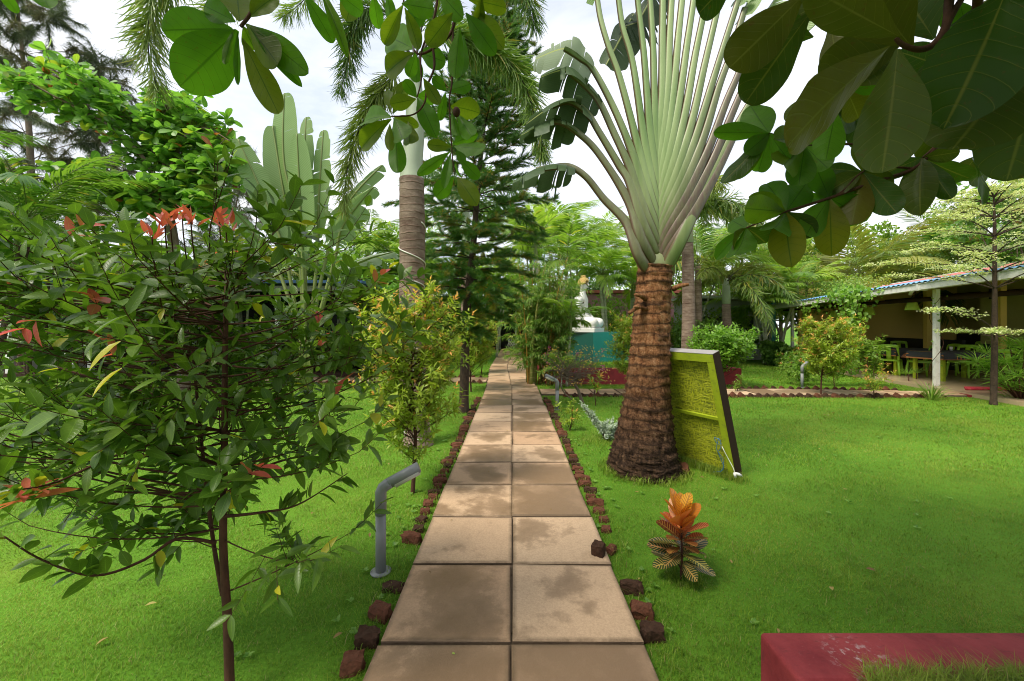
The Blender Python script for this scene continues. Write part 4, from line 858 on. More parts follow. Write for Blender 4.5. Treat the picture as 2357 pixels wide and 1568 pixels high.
syz_shrub('orange_tipped_shrub', (-.95, 12.5, 0), 1.5, .55, 'yellow green shrub further along the left side of the far path', None, 70, .085, 6, .2, .25)

# ------------------------------------------------------------------ PALM GENERATORS
def frond(mr, ml, rach, n, L_, T, fluffy=False, thick=.012, ang=.9, drop=.35, asz=None, mr_mat=0, young=0.0, base=.12, wid=1.0, prof=None, dens_end=1.0, old=0.0):
    rach = np.asarray(rach, float); mr.tube(rach, np.linspace(thick, thick * .25, len(rach)), 6)
    if fluffy:
        t_ = U(base, 1, n); p, tg = along(rach, np.minimum(t_, .999)); ph = U(0, 6.28, n); A_ = unit(np.cross(tg, UP + 1e-3)); B_ = np.cross(A_, tg)
        out = A_ * np.cos(ph)[:, None] + B_ * np.sin(ph)[:, None]; d = unit(tg * U(.5, 1.1, n)[:, None] + out + rng.normal(0, .12, (n, 3)) - UP * drop)
        ln = L_ * (np.sin(math.pi * np.clip(t_ * .78 + .16, 0, 1)) ** .5) * U(.75, 1.1, n); nr = UP + rng.normal(0, .6, (n, 3))
    else:
        k = n // 2; t_ = np.repeat(np.linspace(base, .995, k), 2); s = np.tile([-1, 1], k)[:, None]; n = len(t_)
        p, tg = along(rach, np.minimum(t_, .999)); A_ = unit(np.cross(tg, UP + np.array((.01, 0, 0)))); B_ = unit(np.cross(A_, tg))
        f = (ang * (1 - t_ * .55))[:, None]; d = unit(tg * .55 + tg * t_[:, None] * .7 + A_ * s * f + B_ * .28 + rng.normal(0, .05, (n, 3)) - UP * drop * .5)
        ln = L_ * np.sin(math.pi * np.clip(t_ * .75 + .2, 0, 1)) ** .6 * U(.9, 1.08, n); nr = B_ + UP * .3 + rng.normal(0, .12, (n, 3))
    base_r = U(0, 1); at = np.stack([np.clip(base_r + rng.normal(0, .2, n), 0, 1), np.clip(young + rng.normal(0, .05, n), 0, 1) if young else np.zeros(n), np.where(U(0, 1, n) < old, 1.0, U(0, .8, n))], 1)
    ml.scatter(T, p, d, nr, ln, at, 0, U(.8, 1.2, n) * wid)
def arch(c, az, el, L_, sag=.5, n=14):
    h = np.array((math.cos(az), math.sin(az), 0)); p0 = np.array(c, float); p1 = p0 + (h * math.cos(el) + UP * math.sin(el)) * L_ * .6; p2 = p0 + h * L_ * math.cos(el * .6) * .95 + UP * (L_ * math.sin(el) - sag * L_)
    return bez(p0, p1, p2, n)
def areca(name, loc, stems, h, lab, nf=8, fl=1.5, leafL=.42, seed=0, m='areca', tm='whitebark', trad=.045, grp=None, n=60, T=LF_STR2, spread=.35, shaft=True, young=0, wid=1.45):
    global rng
    keep = rng; rng = np.random.default_rng(500 + seed); t = empty(name, lab, 'palm tree', tuple(loc), 0, grp); base = np.array(loc, float)
    for s_ in range(stems):
        mt_, mr, ml = MB(), MB(), MB()
        off = np.array((rng.uniform(-1, 1), rng.uniform(-1, 1), 0)) * spread * (0 if stems == 1 else 1); hh = h * rng.uniform(.75, 1.08); ln_ = off * rng.uniform(.5, 1.4) + np.array((rng.uniform(-.1, .1), 0, 0))
        tp = base + off * .6 + ln_ + UP * hh; tr_ = bez(base + off * .6 - UP * .02, base + off * .6 + ln_ * .2 + UP * hh * .5, tp, 14)
        mt_.tube(tr_, np.linspace(trad, trad * .75, 14), 10); world_part(mt_, 'trunk', M[tm], t)
        if shaft: ms_ = MB(); ms_.tube(bez(tp - UP * .02, tp + UP * .25, tp + UP * .5 + ln_ * .1, 6), [trad * .95, trad * 1.1, trad * 1, trad * .8, trad * .6, trad * .4], 8); world_part(ms_, 'crownshaft', M['rachis'], t); tp = tp + UP * .35
        a0 = rng.uniform(0, 6.28)
        for k in range(nf):
            el = rng.uniform(.45, 1.35) if k < nf * .7 else rng.uniform(.1, .5)
            frond(mr, ml, arch(tp, a0 + k * 2.4, el, fl * rng.uniform(.8, 1.15), rng.uniform(.25, .55)), n, leafL, T, thick=.012, young=young, wid=wid, old=.02, ang=1.0)
        mr_o = world_part(mr, 'frond_stalks', M['rachis'], t); world_part(ml, 'crown', M[m], t)
    rng = keep; return t

# foxtail palm with the rope light
t = empty('foxtail_palm', 'foxtail palm with thick ringed trunk wrapped in white rope light', 'palm tree', (-1.19, 5.1, 0))
bx = P(948, 750, 5.1)[0]
tr_ = spl([(-1.19, 5.1, -.02), (-1.2, 5.1, .3), (bx, 5.1, 1.5), (bx + .01, 5.1, 2.4), (bx, 5.1, 3.35)], 60)
r_ = np.interp(tr_[:, 2], [0, .1, .35, 1.5, 2.6, 3.4], [.2, .17, .145, .15, .16, .15]); r_ *= 1 + .012 * np.sin(tr_[:, 2] * 55)
mb = MB(); mb.tube(tr_, r_, 28); world_part(mb, 'trunk', M['palmbark'], t)
mb = MB(); top = P(955, 300, 5.1); ttop = P(957, 150, 5.1); mb.tube(spl([tr_[-1] - UP * .01, P(948, 380, 5.1), top, P(956, 220, 5.1), ttop], 24), np.interp(np.linspace(0, 1, 24), [0, .15, .7, 1], [.15, .14, .11, .05]), 24); world_part(mb, 'crownshaft', M['shaft'], t)
fx = [([(955, 165), (925, 150), (888, 198), (855, 241), (822, 313), (799, 396), (792, 488)], 5.05, 620, .36, .5),
      ([(955, 150), (900, 40), (850, 20), (815, 60), (803, 132), (784, 215)], 4.8, 480, .34, .1),
      ([(957, 150), (990, 95), (1040, 80), (1090, 100), (1150, 125), (1205, 190), (1240, 300), (1250, 360)], 5.2, 820, .42, 0),
      ([(955, 150), (800, -160), (600, -200), (440, -130), (362, -20), (341, 100), (365, 215)], 4.0, 560, .42, .35),
      ([(955, 150), (820, -100), (700, -140), (600, -90), (520, -20), (470, 40)], 4.5, 380, .38, .2),
      ([(955, 150), (1000, -60), (1080, -150), (1160, -100), (1215, -10), (1230, 60)], 5.0, 480, .42, 0),
      ([(955, 150), (930, -80), (850, -160), (770, -90), (700, 0), (650, 40)], 5.5, 350, .36, .2),
      ([(957, 150), (1000, 60), (1010, 0), (1030, -100), (1060, -150)], 5.6, 350, .4, 0)]
for (pl, Y_, n_, L_, yg) in fx:
    mr, ml = MB(), MB(); k = len(pl); rach = spl([P(q[0], q[1], 5.1 + (Y_ - 5.1) * min(1, i / 2.5)) for i, q in enumerate(pl)], 40)
    frond(mr, ml, rach, int(n_ * 1.5), L_, LF_STR, True, .016, drop=.3, young=yg * .5, base=.22, old=.06, wid=.62); world_part(mr, 'frond_stalk', M['rachisd'], t); world_part(ml, 'frond', M['fox'], t)
# rope light spiral: follows the trunk
zs = np.linspace(.12, 2.75, 260); ph = -zs * 2 * math.pi / .38 + .9; c_, _ = along(tr_, np.clip((zs + .02) / 3.37, 0, .99)); c_[:, 2] = zs; rr = np.interp(zs, tr_[:, 2], r_) + .007
mb = MB(); mb.tube(c_ + np.stack([np.cos(ph) * rr, np.sin(ph) * rr, .05 * np.sin(ph * .37)], 1), .0075, 6); o = mb.build('rope_light', M['rope']); tag(o, 'white rope light wound in a spiral up the foxtail palm trunk', 'rope light')
# second foxtail palm far behind
t = empty('foxtail_palm', 'pale trunked foxtail palm behind the conifer', 'palm tree', (-1.35, 12, 0))
mb = MB(); tr_ = spl([(-1.35, 12, 0), P(1073, 760, 12), P(1073, 600, 12)], 20); mb.tube(tr_, .15, 16); world_part(mb, 'trunk', M['palmbark'], t)
mb = MB(); mb.tube([P(1073, 602, 12), P(1073, 540, 12), P(1074, 480, 12)], [.15, .14, .09], 14); world_part(mb, 'crownshaft', M['shaft'], t)
mr, ml = MB(), MB()
for k in range(8): frond(mr, ml, arch(P(1074, 490, 12), k * .8 + .3, U(.4, 1.2), 2.6, U(.4, .8)), 260, .5, LF_STR2, True, .025, drop=.2)
world_part(mr, 'frond_stalks', M['rachis'], t); world_part(ml, 'crown', M['fox'], t)
# third: behind the fan palm, right
def foxtail(px, ytop, Y_, lab, seed, r0=.15, nf=8, fl=2.4, lean=0, lf=.5, young=.25):
    global rng
    keep = rng; rng = np.random.default_rng(seed); b = P(px, 750, Y_); b[2] = 0; t = empty('foxtail_palm', lab, 'palm tree', tuple(b)); tp = P(px + lean, ytop, Y_)
    mb = MB(); mb.tube(spl([b, (b + tp) / 2 + (.03, 0, 0), tp], 16), np.linspace(r0 * 1.15, r0 * .85, 16), 14); world_part(mb, 'trunk', M['palmbark'], t)
    mb = MB(); mb.tube([tp, tp + UP * .5, tp + UP * .95], [r0 * .9, r0 * .8, r0 * .4], 12); world_part(mb, 'crownshaft', M['shaft'], t)
    mr, ml = MB(), MB(); c = tp + UP * .85
    for k in range(nf): frond(mr, ml, arch(c, k * 2.4 + .5, rng.uniform(.1, 1.2), fl * rng.uniform(.8, 1.1), rng.uniform(.5, .95)), 330, lf, LF_STR2, True, .02, drop=.3, young=young * rng.uniform(0, 1), old=.1)
    world_part(mr, 'frond_stalks', M['rachisd'], t); world_part(ml, 'crown', M['fox'], t); rng = keep; return t
foxtail(1583, 560, 11, 'ringed trunk palm with drooping olive fronds behind the fan palm and board', 21, .17, 9, 2.3)
foxtail(1672, 700, 15, 'short brown trunk palm behind the light green round shrub', 22, .17, 9, 2.6, young=.5)

# ------------------------------------------------------------------ CONIFER (araucaria)
t = empty('tiered_conifer', 'dark green tiered conifer with a slim rough trunk left of the path', 'conifer', (-.84, 7, 0))
tr_ = spl([P(1068, 951, 7.0) * (1, 1, 0) + (0, 0, -.02), P(1070, 850, 7), P(1076, 700, 7.0), P(1087, 600, 7.02), P(1099, 450, 7.05), P(1113, 300, 7.1), P(1126, 200, 7.1), P(1140, 80, 7.1), P(1152, -60, 7.1)], 80)
mw, ml = MB(), MB(); mw.tube(tr_, np.interp(np.linspace(0, 1, 80), [0, .05, .3, .5, 1], [.1, .082, .068, .045, .012]), 16)
for w_i in range(27):
    f = .20 + .78 * (w_i / 26); p0, _ = along(tr_, [min(f, .999)]); p0 = p0[0]; Lb_ = np.interp(f, [.2, .3, .45, .7, 1], [.5, 1.15, 1.3, .95, .25]) * U(.85, 1.1); nb = 6 if Lb_ > .5 else 5; a0 = U(0, 6.28)
    for k in range(nb):
        az = a0 + k * 6.283 / nb + U(-.2, .2); h = np.array((math.cos(az), math.sin(az), 0)); lb = Lb_ * U(.75, 1.1); sag = U(-.12, .05) if f > .35 else U(-.3, -.05)
        br = bez(p0, p0 + h * lb * .5 + UP * lb * .1, p0 + h * lb + UP * lb * (sag + .25 * (f > .5)), 9); mw.tube(br, np.linspace(.011, .004, 9), 5, cap=False)
        tws = [br]
        for s_ in range(int(6 + lb * 11)):
            u_ = U(.2, 1); q, qt = along(br, [min(u_, .999)]); q, qt = q[0], qt[0]; sd = unit(np.cross(qt, UP)) * (1 if s_ % 2 else -1); tl = .34 * (1.1 - .5 * u_) * U(.7, 1.1); dd = unit(qt * .9 + sd * .8 + UP * U(-.15, .2)); tws.append(bez(q, q + dd * tl * .5 - UP * .01, q + dd * tl + UP * tl * U(-.25, .25), 6))
        for tw in tws:
            l_ = np.linalg.norm(tw[-1] - tw[0]); k_ = int(60 + l_ * 230); u_ = U(.05 if tw is not br else .35, 1, k_); q, qt = along(tw, np.minimum(u_, .999)); rd = rng.normal(0, 1, (k_, 3)); rd = unit(rd - qt * (rd * qt).sum(1)[:, None])
            old_ = (tw is br) or U(0, 1) < .06
            ml.scatter(NEEDLE, q, qt * .75 + rd * .75 + UP * .1, rd + UP * .2, U(.06, .1, k_), np.stack([U(0, 1, k_), np.full(k_, .6 * (U(0, 1) < .05)), np.where(U(0, 1, k_) < (.35 if old_ else .03), 1.0, .3)], 1), 0, 1.9)
world_part(mw, 'trunk', M['darkbark'], t); world_part(ml, 'crown', M['needle'], t)

# ------------------------------------------------------------------ BROADLEAF TREES
def blob_tree(name, loc, h, rad, lab, nleaf, lsz, m, T, seed=0, grp=None, trunk_r=.14, nclump=26, low=.35, tm='bark', lean=(0, 0), flat=.8, young=0, cat='tree', drop=.3, clr=.3):
    global rng
    keep = rng; rng = np.random.default_rng(900 + seed); base = np.array((*loc[:2], loc[2] if len(loc) > 2 else 0), float); t = empty(name, lab, cat, tuple(base), 0, grp); mw, ml = MB(), MB()
    tp = base + np.array((lean[0], lean[1], h * .62)); tr_ = spl([base - UP * .05, base + (lean[0] * .2 + rng.uniform(-.1, .1), lean[1] * .2, h * .25), tp], 14); mw.tube(tr_, np.linspace(trunk_r, trunk_r * .5, 14), 12)
    per = nleaf // nclump
    for k in range(nclump):
        while 1:
            v = rng.uniform(-1, 1, 3)
            if .25 < np.linalg.norm(v) < 1: break
        cz = low + (1 - low) * (v[2] * .5 + .5); c = base + np.array((lean[0] + v[0] * rad, lean[1] + v[1] * rad * flat, cz * h)); s = tr_[int(rng.integers(5, 14))]
        b = bez(s, (s + c) / 2 + rng.normal(0, .15, 3), c, 8); mw.tube(b, np.linspace(trunk_r * .3, .012, 8), 5, cap=False)
        cr_ = rad * clr * rng.uniform(.7, 1.3)
        n_ = int(per * rng.uniform(.7, 1.3)); u_ = unit(rng.normal(0, 1, (n_, 3))) * (rng.uniform(0, 1, n_) ** .45)[:, None] * cr_ * np.array((1, 1, .75)); pos = c + u_
        young_ = young * (rng.uniform() < .25); rb = rng.uniform(0, .6)
        # rosettes: leaves radiate from shared twig tips
        at = np.stack([np.clip(rb + rng.uniform(0, .5, n_), 0, 1), np.full(n_, young_), rng.uniform(0, 1, n_)], 1)
        g_ = 5; pos[:] = np.repeat(pos[::g_], g_, 0)[:n_] + rng.normal(0, lsz * .08, (n_, 3))
        ml.scatter(T, pos, unit(u_) * .5 + rng.normal(0, .8, (n_, 3)) - UP * drop * .5, UP + rng.normal(0, .5, (n_, 3)), rng.uniform(.7, 1.15, n_) * lsz, at)
    world_part(mw, 'trunk', M[tm], t); world_part(ml, 'crown', M[m], t); rng = keep; return t
# bright sea almond on the left: limbs traced, clumps of rosettes along them
t = empty('almond_tree', 'bright green broad leaved tree spreading over the left side', 'tree', (-7.3, 9.2, 0)); mw, ml = MB(), MB()
limbs = [([(424, 905), (420, 760), (400, 560), (385, 470), (382, 400)], .13, 0), ([(385, 470), (340, 380), (260, 300), (170, 250), (95, 210), (60, 190)], .05, 1), ([(385, 480), (300, 440), (230, 420), (190, 395)], .045, 1), ([(383, 420), (420, 330), (470, 300), (530, 330)], .05, 1),
         ([(382, 400), (370, 300), (390, 240), (430, 250)], .05, 1), ([(385, 440), (440, 400), (490, 390), (520, 400)], .04, 1), ([(370, 380), (320, 290), (270, 240), (200, 195), (115, 165)], .045, 1), ([(383, 470), (360, 440), (330, 470)], .03, 1), ([(384, 460), (450, 450), (480, 470)], .03, 1)]
for pl, r0, lf in limbs:
    for dy in ((0,) if not lf else (0, .7, -.6)):
        b = spl([P(q[0], q[1] + (8 * dy if i else 0), 9.2 + dy * (i / (len(pl) - 1))) for i, q in enumerate(pl)], 24)
        if not lf: b[0][2] = 0
        mw.tube(b, np.linspace(r0, r0 * (.6 if not lf else .2), 24), 8)
        if lf:
            for k in range(34):
                u_ = U(.15, 1); q, qt = along(b, [min(u_, .999)]); c = q[0] + rng.normal(0, .21, 3) * np.array((1, 1, .7)); mw.tube([q[0], (q[0] + c) / 2 - UP * .03, c], .006, 4, cap=False)
                n_ = 8; a_ = np.arange(n_) * 2.4; d = np.stack([np.cos(a_), np.sin(a_), U(-.3, .5, n_)], 1)
                ml.scatter(LF_ALMS, c + np.zeros((n_, 3)), d + rng.normal(0, .3, (n_, 3)), UP + rng.normal(0, .65, (n_, 3)), U(.15, .3, n_), np.stack([U(0, 1, n_), (U(0, 1, n_) < .012) * 1.0, U(0, 1, n_)], 1))
world_part(mw, 'trunk', M['bark'], t); world_part(ml, 'crown', M['almb'], t)

# casuarinas: wispy pines
def casuarina(loc, h, rad, lab, seed, n=26000, low=.25):
    global rng
    keep = rng; rng = np.random.default_rng(seed); base = np.array((*loc, 0.0)); t = empty('casuarina_tree', lab, 'tree', tuple(base), 0, 'casuarinas on the left skyline'); mw, ml = MB(), MB()
    tr_ = spl([base, base + (rng.uniform(-.3, .3), 0, h * .5), base + (rng.uniform(-.4, .4), 0, h)], 20); mw.tube(tr_, np.linspace(.16 * h / 12, .015, 20), 8); nb = 60
    for k in range(nb):
        f = low + (1 - low) * k / nb; p, _ = along(tr_, [f * .99]); p = p[0]; az = k * 2.4; lb = rad * (1.1 - f) ** .7 * rng.uniform(.6, 1.2); h_ = np.array((math.cos(az), math.sin(az), 0)); b = bez(p, p + h_ * lb * .5 + UP * lb * .5, p + h_ * lb + UP * lb * .6, 8); mw.tube(b, np.linspace(.03 * (1.1 - f), .006, 8), 4, cap=False)
        for s in range(5):
            u_ = rng.uniform(.3, 1); q, qt = along(b, [min(u_, .999)]); q = q[0]; dd = unit(rng.normal(0, .7, 3) + h_ * .6 + UP * .2); tw = bez(q, q + dd * .4, q + dd * .75 - UP * .1, 5); mw.tube(tw, .006, 3, cap=False)
            m_ = n // (nb * 5); q2, t2 = along(tw, np.minimum(rng.uniform(0, 1, m_), .999)); ml.scatter(NEEDLE, q2, rng.normal(0, .5, (m_, 3)) + t2 * .4 - UP * .55, rng.normal(0, 1, (m_, 3)), rng.uniform(.18, .42, m_), np.stack([rng.uniform(0, 1, m_), np.full(m_, .9 * (rng.uniform() < .3)), np.zeros(m_)], 1), 0, .8)
    world_part(mw, 'trunk', M['bark'], t); world_part(ml, 'crown', M['casu'], t); rng = keep
casuarina((-17.5, 14.5), 14, 3.4, 'tall wispy grey green pine at the far left of the sky', 31, 90000, .1)
casuarina((-16.8, 16.5), 12.5, 2.4, 'slim wispy pine between the tall one and the hanging fronds', 32, 45000, .1)
casuarina((-15.5, 22), 11.0, 2.8, 'small faded pine showing above the bright broad leaved tree', 33, 26000, .1)
casuarina((-13.0, 19), 8.8, 2.6, 'thin pale pine left of the paddle leaves', 34, 26000, .1)

# paddle leaved plant (young traveller's palm) left of the foxtail palm
t = empty('paddle_leaf_plant', 'clump of tall upright pale green paddle leaves beyond the dark shrub', 'plant', (-5.0, 9, 0))
Yp = 9.0
pads = [([(700, 800), (700, 560), (655, 380), (655, 215)], .42, 0, .05), ([(700, 800), (690, 600), (660, 480), (628, 290)], .36, .1, .1), ([(705, 800), (698, 620), (693, 500), (684, 308)], .38, -.5, .15), ([(695, 800), (660, 600), (615, 470), (548, 320)], .3, -.4, .25),
        ([(710, 800), (730, 600), (735, 450), (745, 300)], .3, .3, .5), ([(715, 800), (770, 600), (790, 520), (860, 430)], .34, -.3, 1.0), ([(705, 800), (700, 600), (700, 400), (705, 270)], .28, .5, .4),
        ([(715, 800), (770, 640), (840, 600), (905, 580)], .34, -.2, .9), ([(700, 800), (640, 620), (570, 520), (520, 470)], .3, .2, .8), ([(712, 800), (750, 600), (800, 470), (880, 380)], .3, .4, .8)]
for k, (pl, wd, dy, tear) in enumerate(pads):
    mr, ml = MB(), MB(); b = spl([P(q[0], q[1], Yp + dy * i / 3) for i, q in enumerate(pl)], 40); b[0][2] = 0; mr.tube(b, np.linspace(.05, .012, 40), 8)
    blade(ml, b[17:], wd, 24, tear * .7, .25 + .3 * (tear > .6), (1, -.35 * (-1) ** k, .1), (U(0, 1), 0, 0), seed=k + 70, fold=.25); world_part(mr, 'leaf_stalk', M['rachis'], t); world_part(ml, 'leaf_blade', M['padC'] if k == 7 else M['padA'], t)

# ------------------------------------------------------------------ OVERHANGING SEA ALMOND (trunk stands behind and right of the camera)
t = empty('overhanging_almond_tree', 'large leaved tree whose dark leaves hang into the top of the view', 'tree', (2.4, -1.6, 0)); mw, ml = MB(), MB()
def lf(b, tp, w_, Y0, Y1=None, y=0.0, jit=.5, T=LF_ALM, m_=0):
    p0 = P(b[0], b[1], Y0); p1 = P(tp[0], tp[1], Y1 or Y0 * U(.97, 1.06)); L_ = np.linalg.norm(p1 - p0); px = math.hypot(tp[0] - b[0], tp[1] - b[1]); ratio = w_ / max(px, 1) / .56
    # blade faces camera-ish (camera is at the origin, CH)
    view = unit(np.array((0, 0, CH)) - (p0 + p1) / 2); ml.scatter((LF_ALM, LF_ALM2, LF_ALM3)[int(U(0, 3))], [p0], [p1 - p0], [view * (1 if U(0, 1) < .5 else -1) + rng.normal(0, jit * .5, 3) + UP * .25], [L_ * 1.02], [(U(0, 1), y, U(0, .8))], m_, [max(.25, ratio * .95)])
def br(pl, Y_, r0, r1):
    pts_ = [P(q[0], q[1], q[2] if len(q) > 2 else Y_) for q in pl]; b = spl(pts_, 8 * len(pl)); mw.tube(b, np.linspace(r0, r1, len(b)), 8); return b
# right, big near leaves
YR = .86
for b_, t_, w_, yg, dY in (((1700, -60), (1598, 32), 110, 0, 0), ((1853, -14), (1676, 163), 150, .65, 0), ((1869, 24), (1706, 244), 125, .15, .05), ((2071, 84), (1862, -25), 110, .6, -.02), ((2047, 109), (1775, 335), 135, .85, .0), ((2067, 113), (2040, 394), 165, .35, -.04),
                       ((2320, -30), (2215, 250), 230, 0, -.08), ((2345, 150), (2190, 360), 190, .3, .0), ((2400, 120), (2330, 400), 180, .2, .02), ((2100, 110), (1960, -60), 150, .7, .06), ((2150, 90), (2060, -50), 120, .1, .12), ((2190, 60), (2330, 60), 120, 0, .1),
                       ((2080, 95), (1900, 160), 130, .5, .16), ((2160, 110), (2140, 260), 110, .2, .2), ((2230, 100), (2230, 230), 110, .0, .2), ((1960, -40), (1840, 40), 120, .3, .1), ((2060, 90), (1950, 210), 120, .4, .2)):
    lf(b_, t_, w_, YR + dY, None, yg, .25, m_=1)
br([(2320, -260, .5), (2230, -80, .75), (2190, -20), (2178, 60), (2150, 102), (2115, 114), (2080, 104), (2062, 88)], YR, .011, .004); br([(2178, 60), (2200, 20), (2240, -40), (2300, -120)], YR, .007, .005)
# right, smaller hanging sprays
YS = 1.75
main = br([(2260, -150, 1.1), (2240, 100, 1.4), (2190, 290), (2168, 323), (2104, 388), (2010, 420), (1910, 456), (1809, 488), (1765, 505), (1718, 525)], YS, .013, .003)
br([(2168, 323), (2060, 300), (1986, 330), (1900, 330), (1853, 335), (1800, 315), (1772, 307)], YS, .007, .003); br([(2104, 388), (2040, 385), (1986, 396), (1940, 440), (1910, 456)], YS, .005, .003); br([(2190, 290), (2150, 340), (2124, 363)], YS, .008, .004)
hubs = {(1772, 307): [((1650, 300), 52), ((1668, 427), 60), ((1692, 410), 55), ((1742, 410), 50), ((1810, 370), 45), ((1730, 255), 45), ((1720, 350), 50)],
        (1853, 335): [((1775, 405), 60), ((1838, 432), 60), ((1905, 390), 60), ((1890, 290), 55), ((1810, 300), 45)],
        (1986, 396): [((1900, 440), 60), ((1905, 385), 40), ((2062, 492), 72), ((1960, 520), 74), ((2040, 440), 60), ((1990, 310), 55), ((2050, 350), 55)],
        (1910, 456): [((1814, 462), 42), ((1916, 580), 76), ((1848, 545), 60), ((1985, 500), 60), ((1880, 390), 55), ((1950, 410), 50)],
        (1809, 488): [((1742, 452), 44), ((1765, 408), 55), ((1812, 598), 74), ((1768, 562), 40), ((1872, 540), 60), ((1850, 430), 45), ((1704, 478), 50)],
        (1718, 525): [((1638, 594), 42), ((1702, 606), 52), ((1672, 566), 32), ((1760, 550), 50), ((1690, 512), 26)],
        (2124, 363): [((2105, 470), 60), ((2234, 420), 55), ((2190, 460), 45), ((2030, 400), 60), ((2210, 350), 60)],
        (2250, 380): [((2250, 440), 50), ((2297, 400), 40)]}
for hb, lst in hubs.items():
    for tp_, w_ in lst:
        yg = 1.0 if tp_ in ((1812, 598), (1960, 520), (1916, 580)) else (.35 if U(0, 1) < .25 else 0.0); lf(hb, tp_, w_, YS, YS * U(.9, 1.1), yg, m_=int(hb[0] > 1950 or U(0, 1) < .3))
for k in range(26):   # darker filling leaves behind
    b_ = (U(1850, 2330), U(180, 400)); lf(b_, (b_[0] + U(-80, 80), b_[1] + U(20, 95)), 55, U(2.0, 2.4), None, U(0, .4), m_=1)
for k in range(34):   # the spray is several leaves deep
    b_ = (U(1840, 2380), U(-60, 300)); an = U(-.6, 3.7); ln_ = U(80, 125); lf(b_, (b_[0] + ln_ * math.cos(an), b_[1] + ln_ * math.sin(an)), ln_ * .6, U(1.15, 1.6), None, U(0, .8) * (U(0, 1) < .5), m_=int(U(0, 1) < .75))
# hanging spray top left
YL = 1.3
br([(640, -160), (600, -40), (591, 0), (575, 35), (554, 62)], YL, .008, .005)
for b_, t_, w_, yg in (((536, 66), (395, 68), 72, 0), ((547, 70), (425, 192), 118, 0), ((543, 50), (466, 10), 62, 0), ((558, 88), (642, 264), 78, .75), ((567, 55), (650, 152), 78, .5), ((580, 60), (697, 160), 66, .1), ((575, 62), (680, 178), 40, 0), ((540, 66), (512, 152), 15, .2), ((548, 70), (545, 192), 17, 0), ((575, 40), (628, -18), 60, .5), ((552, 50), (545, -25), 55, .6), ((560, 60), (590, 120), 60, .3),
                       ((700, -14), (768, 92), 58, 0), ((740, -20), (793, 98), 26, .2), ((770, -20), (838, 28), 55, 0), ((-10, -40), (40, 30), 40, 0), ((80, -40), (110, 10), 40, 0)):
    lf(b_, t_, w_, YL, None, yg, .3)
# hanging spray top centre
YC = 1.85
br([(1020, -120), (1007, 0), (997, 50), (970, 122), (970, 185), (960, 225)], YC, .007, .003); br([(1080, -120), (1053, 0), (1040, 73), (997, 112), (967, 125), (954, 116)], YC, .009, .004)
br([(997, 112), (1000, 155), (984, 198), (977, 238), (951, 264), (901, 268)], YC, .006, .003); br([(1043, 53), (1041, 185), (1035, 231), (1040, 337), (1046, 402)], YC, .005, .002); br([(940, -60), (930, 0), (928, 12)], YC, .005, .003)
cen = [((928, 12), (880, 103), 48), ((932, 18), (968, 110), 48), ((860, -14), (871, 64), 46), ((925, 8), (1000, 22), 50), ((1042, 30), (985, 102), 58), ((1080, 0), (1168, 12), 48), ((1073, 30), (1136, 122), 58), ((1085, 25), (1152, 92), 45), ((1060, 60), (1044, 185), 42), ((1068, 80), (1058, 180), 36),
       ((950, 112), (890, 78), 52), ((952, 122), (877, 166), 52), ((958, 125), (940, 177), 36), ((965, 120), (1020, 142), 42), ((901, 270), (822, 262), 48), ((901, 274), (816, 340), 46), ((899, 262), (898, 188), 22), ((905, 262), (930, 196), 26), ((908, 272), (934, 330), 58), ((905, 268), (962, 288), 30), ((910, 300), (918, 402), 50), ((898, 285), (897, 350), 22), ((940, 280), (950, 346), 34),
       ((960, 225), (932, 186), 34), ((962, 225), (1000, 300), 46), ((958, 228), (900, 240), 40), ((960, 220), (1005, 225), 36), ((1028, 208), (998, 180), 32), ((1032, 208), (1080, 198), 28), ((1026, 212), (1014, 276), 26), ((1038, 245), (1096, 252), 52), ((1042, 258), (1050, 320), 32), ((1052, 262), (1094, 328), 36), ((1040, 338), (984, 333), 32), ((1036, 350), (966, 400), 28), ((1038, 352), (1022, 427), 20), ((1044, 336), (1117, 348), 44), ((1042, 332), (1088, 308), 34), ((1050, 345), (1070, 374), 24), ((1058, 365), (1102, 410), 36), ((1045, 408), (1003, 452), 44), ((1054, 408), (1094, 462), 44), ((1050, 372), (1052, 408), 12),
       ((990, 0), (940, 60), 45), ((1010, -20), (1060, 40), 50), ((820, -30), (800, 40), 40), ((890, -20), (905, 50), 40), ((1110, -10), (1100, 70), 40), ((955, 120), (960, 190), 45), ((975, 180), (1010, 240), 40)]
for b_, t_, w_ in cen: lf(b_, t_, w_, YC * U(.95, 1.08), None, (.55 if U(0, 1) < .28 else 0), .4)
ball(mw, tuple(P(1051, 258, YC)), .018, 7, sz=1.3)
# trunk and limb, standing behind the camera
mw.tube(spl([(2.4, -1.6, 0), (2.35, -1.6, 1.2), (2.2, -1.3, 2.6), (1.7, -.4, 3.1), tuple(P(2320, -260, .5))], 24), np.linspace(.16, .012, 24), 12)
mw.tube(spl([(2.2, -1.3, 2.6), (1.8, .3, 3.2), (1.9, 1.0, 3.0), tuple(P(2260, -150, 1.1))], 16), np.linspace(.05, .013, 16), 8)
mw.tube(spl([(2.2, -1.3, 2.6), (.8, -.4, 3.6), (-.1, 1.2, 3.7), tuple(P(1080, -120, YC))], 20), np.linspace(.06, .009, 20), 8); mw.tube(spl([(.8, -.4, 3.6), (-.4, .5, 3.4), tuple(P(640, -160, YL))], 16), np.linspace(.04, .008, 16), 8); mw.tube(spl([(-.1, 1.2, 3.7), tuple(P(1020, -120, YC))], 6), .008, 6); mw.tube(spl([(-.1, 1.2, 3.7), tuple(P(940, -60, YC))], 6), .006, 6)
